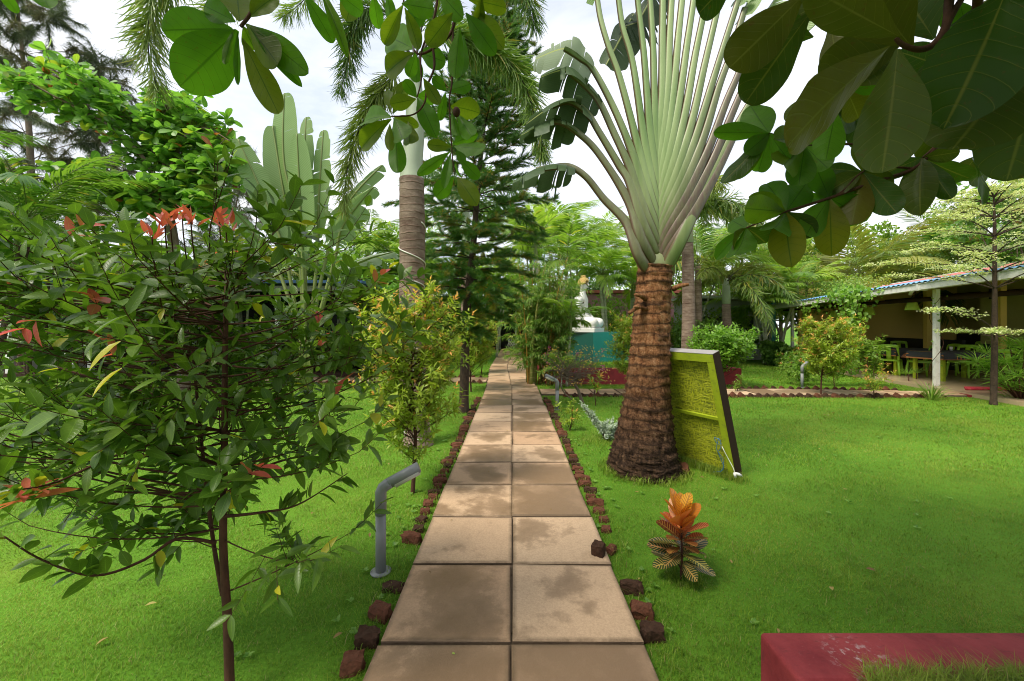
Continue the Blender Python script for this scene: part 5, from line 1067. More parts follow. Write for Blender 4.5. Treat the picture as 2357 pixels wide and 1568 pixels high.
# unseen canopy overhead and behind, thickened to shade right leaves and near lawn
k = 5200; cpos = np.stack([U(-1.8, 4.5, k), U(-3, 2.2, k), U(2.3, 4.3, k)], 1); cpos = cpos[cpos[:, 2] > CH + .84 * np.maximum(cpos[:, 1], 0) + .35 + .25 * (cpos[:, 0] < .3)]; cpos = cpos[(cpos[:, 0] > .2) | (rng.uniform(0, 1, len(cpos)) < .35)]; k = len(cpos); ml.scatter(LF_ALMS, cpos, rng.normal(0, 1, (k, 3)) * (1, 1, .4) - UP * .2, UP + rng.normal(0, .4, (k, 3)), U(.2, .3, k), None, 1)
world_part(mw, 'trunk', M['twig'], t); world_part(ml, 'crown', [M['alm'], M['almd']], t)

# ------------------------------------------------------------------ RESTAURANT VERANDAH (right)
EX = lambda Y: 10.05 + .139 * (Y - 9.57)           # line of the posts
bd = unit(np.array((.139, 1, 0))); bn = np.array((bd[1], -bd[0], 0)); OB = np.array((10.05, 9.57, 0))
def W(a, b, z=0): return OB + bd * a + bn * b + UP * z   # a: along the front (away), b: inwards
BR = math.atan2(bd[1], bd[0])
def obox(mb, a0, a1, b0, b1, z0, z1, mat_=0, aa=(.5, 0, 0)): mb.box(tuple(W((a0 + a1) / 2, (b0 + b1) / 2, (z0 + z1) / 2)), (abs(a1 - a0), abs(b1 - b0), abs(z1 - z0)), BR, aa, mat_); return mb
FZ = .08
t = empty('restaurant_verandah', 'open fronted restaurant with red and blue sheet roof on the right', 'building', tuple(W(0, 0)))
world_part(obox(MB(), -4, 7.2, -.28, 6.4, 0, FZ), 'floor', M['tile'], t)
for k, a in enumerate((0, 6.2)):
    world_part(obox(MB(), a - .045, a + .045, -.045, .045, FZ, 2.36 - a * .028), 'post', M['white'], t)
for a in (1.4, 3.6): world_part(obox(MB(), a, a + .14, 2.6, 2.74, FZ, 2.9), 'inner_post', M['wally'], t)
world_part(obox(MB(), -4, 7.0, 6.2, 6.3, FZ, 3.3), 'back_wall', M['wallo'], t)
world_part(obox(MB(), 6.9, 7.0, .6, 6.19, FZ, 3.0), 'side_wall', M['wally'], t)
world_part(obox(MB(), -4, 3.4, 3.9, 3.98, FZ, 3.05), 'partition_wall', M['wallo'], t)
mb = MB(); obox(mb, -1.0, 3.4, 3.80, 3.84, FZ, .95)
world_part(mb, 'dado_curtain', M['curt'], t)
mb = MB()
for k in range(26): a = -1.6 + k * .03; mb.tube([W(a, 3.76, FZ), W(a, 3.76, 2.95)], .019, 6)
world_part(mb, 'long_curtain', M['curt'], t)
world_part(obox(MB(), -4, -1.75, 3.86, 3.89, .5, 3.0), 'lime_wall_panel', M['wallg'], t)
z0, z1 = 2.46, 2.3
# gutter and fascia: sloping slightly with distance
def sl_box(mb, a0, a1, b0, b1, zl0, zh0, zl1, zh1):
    v = [W(a0, b0, zl0), W(a1, b0, zl1), W(a1, b1, zl1), W(a0, b1, zl0), W(a0, b0, zh0), W(a1, b0, zh1), W(a1, b1, zh1), W(a0, b1, zh0)]
    mb.add(v, [[(0, 3, 2, 1), (4, 5, 6, 7), (0, 1, 5, 4), (1, 2, 6, 5), (2, 3, 7, 6), (3, 0, 4, 7)]], smooth=False)
mb = MB(); sl_box(mb, -4, 7.3, -.52, -.36, 2.43, 2.57, 2.16, 2.28); sl_box(mb, -4, 7.3, -.54, -.34, 2.573, 2.59, 2.283, 2.3)
for a in (-2, -.2, 2.2, 4.6): q = np.interp(a, [-4, 7.3], [2.43, 2.16]); sl_box(mb, a, a + .05, -.545, -.335, q - .015, q + .15, q - .015, q + .15)
mb.tube([W(.0, -.5, 2.36), W(.6, -.1, 2.30)], .04, 10)
world_part(mb, 'gutter', M['white'], t)
def roof_strip(a0, a1, b0, b1, name, m):
    n = int((a1 - a0) / .035); X_ = np.linspace(a0, a1, n); V = []
    for j, b in enumerate(np.linspace(b0, b1, 6)):
        for a in X_: V.append(W(a, b, np.interp(a, [-4, 7.3], [2.62, 2.33]) + (b + .5) * .18 + .018 * math.sin(a * 2 * math.pi / .15)))
    n_ = len(X_); i = (np.arange(5)[:, None] * n_ + np.arange(n_ - 1)[None]).ravel(); mb = MB(); mb.add(V, [np.stack([i, i + 1, i + n_ + 1, i + n_], 1)]); world_part(mb, name, m, t)
roof_strip(-4, 4.9, -.56, .5, 'blue_roof_sheet', M['roofb']); roof_strip(-4, 4.9, .45, 6.4, 'red_roof_sheet', M['roofr']); roof_strip(4.85, 7.3, -.56, 6.4, 'white_roof_sheet', M['roofw'])
mb = MB(); sl_box(mb, -4, 7.2, -.3, 6.1, 2.45, 2.47, 2.2, 2.22); v_ = mb.v[0]
for i in (2, 3, 6, 7): v_[i][2] += .8
world_part(mb, 'ceiling', M['wally'], t)
mb = MB()
for k in range(5): obox(mb, -3.9, 7.1, .1 + k * 1.2, .16 + k * 1.2, 2.1 + .12 * k, 2.16 + .12 * k)
world_part(mb, 'tie_beams', M['brown'], t)
world_part(obox(MB(), 7.05, 7.12, -.35, -.2, 0, 2.5), 'teal_post', M['teal'], t)
world_part(obox(MB(), 4.5, 6.85, 6.13, 6.19, FZ, 1.2), 'dark_counter', M['dark'], t)
world_part(obox(MB(), 3.5, 6.88, 3.5, 3.6, FZ, 1.05), 'low_dark_wall', M['dark'], t)
# wall writing
def text(s, a, b, z, size, parent):
    cu = bpy.data.curves.new('wall_writing', 'FONT'); cu.body = s; cu.size = size; cu.extrude = .002; cu.materials.append(M['ink'])
    o = bpy.data.objects.new('wall_writing', cu); C.objects.link(o)
    x = -bd; zz_ = UP; yy = np.cross(zz_, x)
    Mx = Matrix(((x[0], zz_[0], -bn[0], 0), (x[1], zz_[1], -bn[1], 0), (x[2], zz_[2], -bn[2], 0), (0, 0, 0, 1))); Mx.translation = Vector(W(a, b, z)); 
    me = bpy.data.meshes.new_from_object(o); me.transform(Mx); bpy.data.objects.remove(o); return me
lines = []
for s, z, da in (('The mind', 2.22, .1), ('is everything', 2.1, .15), ('what you think', 1.98, .0), ('you become', 1.86, -.04), ('Buddha', 1.66, -.55)):
    lines.append(text(s, 1.4 + (.15 if s != 'Buddha' else 0) + (-da if s == 'Buddha' else -da * 0) - (1.0 if s == 'Buddha' else 0) * .1, 3.89, z, .15, t))
bm_ = bpy.data.meshes.new('wall_writing'); import bmesh
bmx = bmesh.new(); [bmx.from_mesh(q) for q in lines]; bmx.to_mesh(bm_); bmx.free(); bm_.materials.append(M['ink']); wo_ = bpy.data.objects.new('wall_writing', bm_); C.objects.link(wo_); wo_.parent = t; wo_.matrix_parent_inverse = Matrix.Translation(Vector(t.location)).inverted()
mb = MB()   # dark painted figure beside the words
for p_, r_ in (((1.85, 1.72), .07), ((1.83, 1.84), .04), ((1.95, 1.66), .05), ((1.74, 1.66), .05), ((1.6, 1.66), .04)): mb.lathe((0, 0, 0), [(0, -.003), (r_, -.003), (r_, .003), (0, .003)], 10); v_ = mb.v[-1]; x_, y_, z_ = v_.T.copy(); mb.v[-1] = np.array([W(p_[0] + a, 3.89 + c, p_[1] + b * 1.2) for a, b, c in zip(x_, y_, z_)])
world_part(mb, 'wall_painting', M['ink'], t)
def picture(a, b, z, w_, h_, lab, m, side=False):
    e = empty('framed_picture', lab, 'picture', tuple(W(a, b, z)))
    world_part(obox(MB(), a - w_ / 2, a + w_ / 2, b - .03, b, z - h_ / 2, z + h_ / 2), 'frame', M['ink'], e); world_part(obox(MB(), a - w_ / 2 + .04, a + w_ / 2 - .04, b - .036, b - .031, z - h_ / 2 + .04, z + h_ / 2 - .04), 'print', m, e)
picture(-2.7, 3.84, 1.9, 1.5, .95, 'large dark red picture on the yellow wall at the right edge', M['pic'])
picture(2.9, 3.88, 2.45, .4, .3, 'small dark picture hung high between the lampshades', M['pic2']); picture(-.6, 3.88, 2.0, .4, .3, 'small framed print to the right of the wall writing', M['pic']); picture(5.0, 6.18, 1.7, 1.0, .8, 'wide faded print on the wall behind the shrub', M['pic2']); 
for a, lab in ((-2.1, 'white switch panel on the low wall, right one'), (-.95, 'white switch panel beside the striped curtain')):
    e = empty('switch_panel', lab, 'switch panel', tuple(W(a, 3.75, 1.0))); world_part(obox(MB(), a - .16, a + .16, 3.72, 3.75, .95, 1.05), 'plate', M['white'], e)
    mb = MB(); [obox(mb, a - .13 + k * .055, a - .1 + k * .055, 3.712, 3.719, .975, 1.025) for k in range(5)]; world_part(mb, 'switches', M['lens'], e)
# hanging shades
for k, (px, py, Y_) in enumerate(((2100, 703, 10.5), (2001, 715, 12.0), (1919, 723, 13.8), (1855, 726, 15.3))):
    c = P(px, py, Y_); e = empty('pendant_lamp', ['lime green cone lampshade nearest the white front post', 'lime green lampshade hanging below the end of the vine', 'lime green lampshade half hidden by the vine leaves', 'lime green lampshade beside the far white post'][k], 'lamp', tuple(c), 0, 'lime lampshades along the verandah')
    mb = MB(); mb.lathe(c, [(.15, -.12), (.085, .11), (.083, .11), (.146, -.118)], 28); world_part(mb, 'lamp_shade', M['shade'], e)
    mb = MB(); mb.tube([c + (0, 0, .1), c + (0, 0, .3)], .006, 6); world_part(mb, 'cord', M['brown'], e); mb = MB(); ball(mb, c - UP * .02, .035, 7, sz=1.3); world_part(mb, 'bulb', M['lens'], e)
    world_part(MB().box((c[0], c[1], c[2] + .36), (.1, .1, .12)), 'ceiling_rose', M['brown'], e)
# plastic chair, local: faces +y, seat .44
def chair_mesh():
    e = empty('plastic_chair', 'x', 'chair', (0, 0, 0))
    mb = MB(); n = 9; g = np.linspace(-1, 1, n); V = [(x * .21 * (1 - .06 * (1 - y) / 2), y * .2, .445 - .02 * (1 - x * x) * (1 - y * y) - .03 * max(0, y - .7)) for y in g for x in g]
    i = (np.arange(n - 1)[:, None] * n + np.arange(n - 1)[None]).ravel(); q = np.stack([i, i + 1, i + n + 1, i + n], 1); V = np.array(V); mb.add(V, [q]); mb.add(V - (0, 0, .012), [q[:, ::-1]])
    for s in (((-.21, -.2), (-.21, .2)), ((.21, -.2), (.21, .2)), ((-.21, .2), (.21, .2)), ((-.21, -.2), (.21, -.2))): mb.box(((s[0][0] + s[1][0]) / 2, (s[0][1] + s[1][1]) / 2, .425), (abs(s[0][0] - s[1][0]) + .02, abs(s[0][1] - s[1][1]) + .02, .05))
    mb.build('seat', M['lime'], e)
    mb = MB(); lean = lambda z: -.2 - (z - .44) * .22
    for s in (-1, 1): zz_ = np.linspace(.42, .84, 8); mb.tube([(s * (.2 - .02 * (z - .42)), lean(z), z) for z in zz_], 0, 8, flat=(.03, .012), ref=(0, 1, 0))
    mb.tube([(x, lean(.85) - .02 + .05 * abs(x) / .2 * 0, .85 - .02 * (x / .2) ** 2) for x in np.linspace(-.21, .21, 9)], 0, 8, flat=(.012, .045) if 0 else (.045, .014), ref=(0, 1, 0))
    mb.tube([(x, lean(.6) - .01, .63) for x in np.linspace(-.2, .2, 7)] if 0 else [(0, lean(.46), .45), (0, lean(.65), .65), (0, lean(.84), .84)], 0, 8, flat=(.055, .01), ref=(0, 1, 0))
    mb.build('backrest', M['lime'], e)
    for sx, sy in ((-1, -1), (1, -1), (-1, 1), (1, 1)):
        mb = MB(); mb.tube([(sx * .195, sy * .185, .43), (sx * .215, sy * .215, .2), (sx * .23, sy * .235, .0)], 0, 8, flat=([.035, .028, .022], [.03, .024, .02]), ref=(0, 1, 0)); mb.build('leg', M['lime'], e)
    return e
ch0 = chair_mesh()
def gp(px, py): q = G(px, py, FZ); return q
chairs = [((2120, 868), 1.2, 'lime plastic chair in side view just left of the white front post'), ((2050, 862), -.9, 'lime plastic chair at the far table, turned to the lawn'), ((2075, 845), 2.6, 'lime chair tucked behind the far dark table'), ((2170, 858), .1, 'lime chair with its back seen behind the near dark table'),
          ((2215, 868), 1.9, 'lime plastic chair beside the near table end, right of the front post'), ((2335, 893), -1.2, 'lime plastic chair at the right edge beside the spiky bush'), ((1838, 825), 1.3, 'lime plastic chair with tall back left of the far white post'), ((1868, 826), 1.5, 'lime plastic chair between the far white post and the pink tipped shrub'),
          ((1880, 832), .6, 'lime plastic chair partly behind the pink tipped shrub'), ((2000, 845), .5, 'lime plastic chair right of the pink tipped shrub'), ((2235, 842), 0.1, 'shaded green chair against the curtain'), ((2300, 842), .0, 'shaded green chair left of the switch panel'), ((2340, 845), .1, 'shaded green chair under the dark red picture')]
for i, ((px, py), rz, lab) in enumerate(chairs):
    p_ = gp(px, py); o = dup(ch0, tuple(p_), rz, 1.0, lab); o['group'] = 'lime plastic chairs of the restaurant'
for ch_ in kids(ch0): bpy.data.objects.remove(ch_)
bpy.data.objects.remove(ch0)
def table(c, rz, ln, wd, lab, lab2):
    e = empty('table', lab, 'table', tuple(c), rz); R_ = Matrix.Rotation(rz, 3, 'Z')
    for sx, sy in ((-1, -1), (1, -1), (-1, 1), (1, 1)): MB().box((sx * (ln / 2 - .1), sy * (wd / 2 - .08), .35), (.07, .07, .70)).build('leg', M['limewood'], e)
    MB().box((0, 0, .72), (ln, wd, .035)).build('tabletop', M['limewood'], e)
    co = empty('tablecloth', lab2, 'tablecloth', tuple(np.array(c) + UP * .741), rz)
    def cl(k, dz, drop, m, nm):
        n1, n2 = 41, 21; hx, hy = ln / 2 + drop, wd / 2 + drop; V = []
        for j in range(n2):
            for i in range(n1):
                x = -hx + 2 * hx * i / (n1 - 1); y = -hy + 2 * hy * j / (n2 - 1); ex = max(0, abs(x) - ln / 2 - .006); ey = max(0, abs(y) - wd / 2 - .006); X_ = np.clip(x, -ln / 2 - .006, ln / 2 + .006); Y_ = np.clip(y, -wd / 2 - .006, wd / 2 + .006)
                z = -max(ex, ey); f = .022 * math.sin(i * 1.7 + k) * (ex + ey) / drop; 
                if ex > 0 and ey > 0: X_ += math.copysign(min(ex, ey) * .5, x); Y_ += math.copysign(min(ex, ey) * .5, y)
                V.append((X_ + (math.copysign(abs(f) + .008 + dz * 2, x) if ex else 0), Y_ + (math.copysign(abs(f) + .008 + dz * 2, y) if ey else 0), z + .004 + dz))
        i = (np.arange(n2 - 1)[:, None] * n1 + np.arange(n1 - 1)[None]).ravel(); mb = MB(); mb.add(V, [np.stack([i, i + 1, i + n1 + 1, i + n1], 1)]); mb.build(nm, m, co)
    cl(0, .003, .19, M['cloth'], 'top_cloth'); cl(1, 0, .2, M['under'], 'under_cloth')
    return e
p_ = gp(2182, 880); table(np.array((p_[0] + .75, p_[1] + .55, FZ)), R(6), 1.7, .8, 'lime legged table right of the front post under a charcoal cloth', 'charcoal cloth over orange cloth on the near restaurant table')
p_ = gp(2072, 866); table(np.array((p_[0] + .7, p_[1] + .6, FZ)), R(6), 1.5, .8, 'lime legged table left of the front post under a charcoal cloth', 'charcoal cloth over orange cloth on the middle restaurant table')
p_ = gp(2000, 855); table(np.array((p_[0] + .7, p_[1] + 1.0, FZ)), R(6), 1.4, .8, 'third dark clothed table furthest from the front post', 'charcoal cloth on the furthest dining table')
for px, py, Y_, lab in ((2205, 768, 11.1, 'white cup standing on the near charcoal tablecloth'), (2082, 757, 12.6, 'white cup on the middle charcoal tablecloth'), (1955, 757, 14.2, 'white cup on the furthest charcoal tablecloth')):
    pass
for c_, lab in (((11.9, 10.95), 'white cup standing on the near charcoal tablecloth'), ((11.65, 12.3), 'white cup standing on the middle charcoal tablecloth')):
    mb = MB(); mb.lathe((c_[0], c_[1], FZ + .751), [(.001, .0), (.034, 0), (.038, .1), (.034, .1), (.03, .01)], 14); tag(mb.build('cup', M['white']), lab, 'cup')
# rug roll and red mat, step
mb = MB()
for k in range(3): mb.tube(spl([np.array((10.0 + .1 * k, 8.9 + k * .1, .11)), np.array((11.2, 8.85 + k * .1, .11)), np.array((12.6, 8.9 + k * .1, .11))], 12), .03 - .004 * k, 8)
tag(mb.build('rug', M['rug']), 'red patterned rug lying rolled on the verandah edge', 'rug')
mb = MB(); v = [(9.55, 8.45, 0), (12.6, 8.1, 0), (12.9, 9.6, 0), (9.9, 9.4, 0)]; mb.add([(*p[:2], 0) for p in v] + [(*p[:2], .05) for p in v], [[(4, 5, 6, 7), (0, 1, 5, 4), (1, 2, 6, 5), (2, 3, 7, 6), (3, 0, 4, 7)]], smooth=False); tag(mb.build('step', M['red']), 'low red painted step in front of the verandah', 'step')

# ------------------------------------------------------------------ LEFT BUILDING, FAR BUILDING, HUT
t = empty('left_pavilion', 'dark open pavilion with white posts behind the left shrubs', 'building', (-15, 14, 0))
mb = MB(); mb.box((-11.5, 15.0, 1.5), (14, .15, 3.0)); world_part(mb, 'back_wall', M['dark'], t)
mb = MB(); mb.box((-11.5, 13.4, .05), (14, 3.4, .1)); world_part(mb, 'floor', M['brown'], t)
for px in (22, 210, 456, 640):
    p_ = P(px, 0, 11.9); world_part(MB().box((p_[0], 11.9, 1.3), (.11, .11, 2.4)), 'post', M['white'], t)
world_part(MB().box((-11.5, 13.3, 2.75), (14.5, 3.8, .08), ), 'roof', M['tarp'], t)
world_part(MB().box((-11.5, 11.75, 2.58), (14.5, .06, .16)), 'fascia', M['greytop'], t)
t = empty('bench', 'white bench in the dark pavilion at the left edge', 'bench', (-14.2, 12.6, .1))
for nm, c_, d_ in (('seat', (-14.2, 12.6, .62), (1.6, .4, .05)), ('backrest', (-14.2, 12.82, .95), (1.6, .04, .3)), ('leg', (-14.9, 12.6, .345), (.06, .36, .49)), ('leg', (-13.5, 12.6, .345), (.06, .36, .49))): world_part(MB().box(c_, d_), nm, M['white'], t)
t = empty('far_pavilion', 'dark doorway under a blue roof where the slab path ends', 'building', (0, 25.5, 0))
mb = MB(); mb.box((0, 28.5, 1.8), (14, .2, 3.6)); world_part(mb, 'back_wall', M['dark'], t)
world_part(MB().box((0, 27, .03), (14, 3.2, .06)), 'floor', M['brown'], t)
world_part(MB().box((0, 26.5, 3.0), (14.4, 4.2, .1)), 'roof', M['tarp'], t); world_part(MB().box((0, 24.4, 2.85), (14.4, .08, .25)), 'fascia', M['greytop'], t)
for x in (-4, -.75, .25, 4): world_part(MB().box((x, 25.3, 1.48), (.09, .09, 2.9)), 'post', M['white'] if x == .25 else M['greytop'], t)
t = empty('lattice_stool', 'white lattice stool at the far end of the path by the white post', 'stool', (.02, 24.9, .05))
mb = MB(); world_part(MB().box((.02, 24.9, .7), (.5, .5, .06)), 'seat', M['white'], t)
mb = MB()
for s in (-1, 1):
    for k in range(-4, 5):
        for d_ in (-1, 1):
            a0 = np.array((.02 + k * .1, 24.9 + s * .22, .08)); a1 = a0 + (d_ * .28, 0, .58); 
            if abs(a1[0] - .02) < .3: mb.tube([a0, a1], .014, 4)
            b0 = np.array((.02 + s * .22, 24.9 + k * .1 * .55, .08)); b1 = b0 + (0, d_ * .2, .58)
            if abs(b1[1] - 24.9) < .24: mb.tube([b0, b1], .014, 4)
mb.box((.02, 24.9, .1), (.48, .48, .05)); world_part(mb, 'lattice_sides', M['white'], t)
t = empty('pale_hut', 'pale grey hut with dark windows among the palms at right', 'building', (9.6, 18.5, 0))
world_part(MB().box((9.8, 19, 1.3), (3.4, 2.4, 2.6)), 'wall', M['hut'], t); world_part(MB().box((9.8, 18.9, 2.7), (4, 3, .12), ry=.03), 'roof', M['roofw'], t)
for x in (8.8, 10.2): f_ = world_part(MB().box((x, 17.78, 1.55), (.8, .05, .7)), 'window', M['glass'], t); mb = MB(); mb.box((x, 17.74, 1.93), (.9, .05, .06)); mb.box((x, 17.74, 1.17), (.9, .05, .06)); mb.box((x, 17.745, 1.55), (.05, .04, .7)); w_ = mb.build('frame', M['white'], f_); w_.matrix_parent_inverse = f_.matrix_parent_inverse.copy() if 0 else Matrix.Identity(4)
t = empty('pink_house', 'pink tiled house glimpsed behind the palms by the statue', 'building', (6, 22, 0)); world_part(MB().box((6.5, 22.5, 1.6), (5, 2, 3.2)), 'wall', plain('pink_wall', (.55, .25, .3)), t); world_part(MB().box((6.5, 22.4, 3.3), (5.4, 2.4, .15)), 'roof', M['roofr'], t)

# ------------------------------------------------------------------ VINES
def vine(name, lab, curves, nl, ls, m='vine', T=LF_HEART, sp=.16, cat='vine', thick=.008):
    t = empty(name, lab, cat, tuple(curves[0][0])); mw, ml = MB(), MB()
    for c in curves:
        b = spl(c, 30); mw.tube(b, thick, 5, cap=False); u_ = U(0, 1, nl); p, tg = along(b, np.minimum(u_, .999)); p = p + rng.normal(0, sp, (nl, 3)) * (1, 1, .8)
        ml.scatter(T, p, rng.normal(0, .5, (nl, 3)) - UP * .6, np.array((-.7, -.7, .5)) + rng.normal(0, .45, (nl, 3)), U(.6, 1.15, nl) * ls)
    world_part(mw, 'stem', M['twig'], t); world_part(ml, 'leaves', M[m], t); return t
e_ = lambda a, b, z: tuple(W(a, b, z))
vine('eave_vine', 'heart leaved vine draped on the gutter and hanging behind the shrub', [[e_(.9, -.6, 2.42), e_(1.5, -.6, 2.4), e_(2.2, -.6, 2.38), e_(3.2, -.6, 2.3), e_(4.4, -.55, 2.15)], [e_(1.5, -.6, 2.4), e_(2.2, -.55, 2.5), e_(2.8, -.5, 2.4)], [e_(2.0, -.6, 2.4), e_(1.95, -.6, 1.6), e_(2.0, -.5, .9), e_(2.1, -.5, .1)], [e_(2.3, -.6, 2.4), e_(2.25, -.6, 1.6), e_(2.4, -.5, .9), e_(2.3, -.5, .1)], [e_(1.7, -.6, 2.4), e_(1.7, -.6, 2.0), e_(1.75, -.6, 1.5)]], 160, .12, sp=.13)
vine('roof_creeper', 'pale tangled creeper heaped over the white roof sheets', [[e_(2.9, .2, 2.7), e_(4, .4, 2.8), e_(6, .3, 2.7), e_(7.4, 0, 2.5)], [e_(3.4, 1.2, 2.9), e_(4.8, 1.4, 3.0), e_(6.5, 1.2, 2.9)], [e_(3.4, .4, 2.75), e_(4, .5, 2.75), e_(5.5, .5, 2.65)]], 900, .08, 'jun', LF2W, .17)
mb = MB(); zs = np.linspace(.1, 2.2, 60); pc_ = np.array([W(0, 0, z) for z in zs]); mb.tube(pc_ + np.stack([.095 * np.sqrt(2) * np.cos(zs * 5) * .85, .095 * np.sqrt(2) * np.sin(zs * 5) * .85, zs * 0], 1), .006, 5)
ml = MB(); k = 16; q = pc_[rng.integers(0, 60, k)] + rng.normal(0, .07, (k, 3)) * (1, 1, 0); t = empty('post_vine', 'thin vine winding up the white front post', 'vine', tuple(W(0, 0, .08))); world_part(mb, 'stem', M['twig'], t); ml.scatter(LF_HEART, q + (-.06, -.08, 0), rng.normal(0, 1, (k, 3)), np.array((-.5, -1, .3)) + rng.normal(0, .4, (k, 3)), U(.04, .09, k)); world_part(ml, 'leaves', M['vine'], t)

# ------------------------------------------------------------------ VARIEGATED TREE (right)
g_ = G(2287, 932); bx_, by_ = g_[0], g_[1]
t = empty('variegated_tree', 'slender tree with tiers of tiny cream leaves before the restaurant', 'tree', (bx_, by_, 0)); mw, ml = MB(), MB()
tr_ = spl([(bx_, by_, -.02), (bx_ + .02, by_, 1), P(2290, 700, by_), P(2290, 560, by_), P(2288, 450, by_)], 50); mw.tube(tr_, np.interp(np.linspace(0, 1, 50), [0, .04, .4, .8, 1], [.065, .05, .042, .026, .01]), 12)
for (f, L_, up_, nb) in ((.325, .85, .28, 4), (.365, 1.25, .5, 1), (.565, 1.6, .3, 6), (.63, 1.65, .25, 6), (.70, 1.5, .3, 6), (.78, 1.4, .3, 6), (.86, 1.15, .35, 6), (.93, .9, .4, 5), (.985, .5, .6, 5)):
    p0, _ = along(tr_, [f]); p0 = p0[0]; a0 = U(0, 6.28) if nb > 1 else 3.3
    for k in range(nb):
        az = a0 + k * 6.283 / nb + U(-.25, .25); h = np.array((math.cos(az), math.sin(az), 0)); lb = L_ * U(.75, 1.1); b = bez(p0, p0 + h * lb * .45 + UP * lb * up_ * .8, p0 + h * lb + UP * lb * up_ * (.7 if f > .5 else .55), 12); mw.tube(b, np.linspace(.014, .003, 12), 5, cap=False)
        for s in range(int(10 + lb * 9)):
            u_ = U(.2, 1); q, qt = along(b, [min(u_, .999)]); q, qt = q[0], qt[0]; sd = unit(np.cross(qt, UP)) * (1 if s % 2 else -1); l2 = U(.18, .42) * lb * .5 * (1.3 - u_); tw = bez(q, q + (qt * .6 + sd) * l2 * .5, q + (qt * .9 + sd * .9) * l2 + UP * U(-.02, .05), 5); mw.tube(tw, .002, 3, cap=False)
            k_ = 18; q2, t2 = along(tw, np.minimum(U(.05, 1, k_), .999)); q2 = q2 + rng.normal(0, .035, (k_, 3)) * (1, 1, .5)
            ml.scatter(LF2W, q2, rng.normal(0, .8, (k_, 3)) * (1, 1, .4) + t2 * .4 + UP * .15, UP + rng.normal(0, .35, (k_, 3)), U(.03, .055, k_), np.stack([U(0, 1, k_), (U(0, 1, k_) < .12) * U(.4, 1, k_), U(0, 1, k_)], 1))
world_part(mw, 'trunk', M['darkbark'], t); world_part(ml, 'crown', M['var'], t)

# ------------------------------------------------------------------ SMALL PLANTS
def straps(name, loc, n, L_, lab, m, T=LF_STR, w_=1.0, up_=1.0, r=.05, cat='plant', grp=None, stemh=0):
    t = empty(name, lab, cat, tuple(loc), 0, grp); ml = MB(); a = U(0, 6.28, n); p = np.array(loc) + np.stack([np.cos(a), np.sin(a), a * 0], 1) * U(0, r, n)[:, None] + UP * stemh
    ml.scatter(T, p, np.stack([np.cos(a), np.sin(a), U(.3, 1.8, n) * up_], 1), UP + np.stack([-np.cos(a), -np.sin(a), a * 0], 1) * .3, U(.6, 1.1, n) * L_, None, 0, w_); world_part(ml, 'leaves', M[m], t)
    if stemh: mb = MB(); mb.tube([np.array(loc), np.array(loc) + UP * stemh], .012, 6); world_part(mb, 'stem', M['twig'], t)
    return t
# croton
keep = rng; rng = np.random.default_rng(18)
g_ = G(1568, 1333); t = empty('croton', 'orange and red croton with yellow veined leaves on the near right lawn', 'plant', tuple(g_)); mw, ml = MB(), MB()
st_ = spl([g_ - UP * .02, g_ + (.005, 0, .15), g_ + (.0, 0, .32)], 12); mw.tube(st_, np.linspace(.009, .005, 12), 8); mw.tube([g_ + UP * .06, g_ + (-.04, .01, .14), g_ + (-.06, .01, .2)], .005, 6)
LF_CRO = leaf(8, .46, 'obov', .12, .12, 5, .02)
for zf_, n_, el, c0, c1, ls in ((.1, 6, .05, .0, .28, .19), (.15, 6, .15, .0, .3, .2), (.19, 6, .35, .1, .42, .19), (.23, 8, .6, .35, .55, .17), (.27, 7, .95, .4, .72, .17), (.30, 6, 1.5, .62, .9, .18), (.33, 6, 2.8, .75, 1.0, .19)):
    a = np.arange(n_) * 2.4 + U(0, 6); ml.scatter(LF_CRO, g_ + UP * zf_ + rng.normal(0, .004, (n_, 3)), np.stack([np.cos(a), np.sin(a), np.full(n_, el) * U(.7, 1.3, n_)], 1) + rng.normal(0, .1, (n_, 3)), UP + rng.normal(0, .35, (n_, 3)) - np.stack([np.cos(a), np.sin(a), a * 0], 1) * .3, U(.7, 1.1, n_) * ls, np.stack([U(c0, c1, n_), np.zeros(n_), U(0, 1, n_)], 1))
world_part(mw, 'stem', M['twig'], t); world_part(ml, 'leaves', M['croton'], t); rng = keep
# silver shrub
g_ = G(1390, 1013); t = empty('silver_shrub', 'small silvery white shrub on the lawn left of the fan palm', 'shrub', tuple(g_)); mw, ml = MB(), MB()
for k in range(44):
    tg = g_ + np.array((U(-.06, .26), U(-.14, .14), U(.06, .28))) if k > 14 else g_ + np.array((-.05 - .23 * k / 14 + U(-.03, .03), U(-.05, .05), .2 + .3 * k / 14)); b = bez(g_ + (0.02, 0, 0), (g_ + tg) / 2 + (.02, 0, .02), tg, 7); mw.tube(b, .003, 4, cap=False)
    n_ = 130; q, qt = along(b, np.minimum(U(.4, 1, n_), .999)); ml.scatter(LF2W, q + rng.normal(0, .012, (n_, 3)), qt * .8 + rng.normal(0, .7, (n_, 3)), UP + rng.normal(0, .5, (n_, 3)), U(.018, .034, n_))
world_part(mw, 'stem', M['twig'], t); world_part(ml, 'leaves', M['silver'], t)
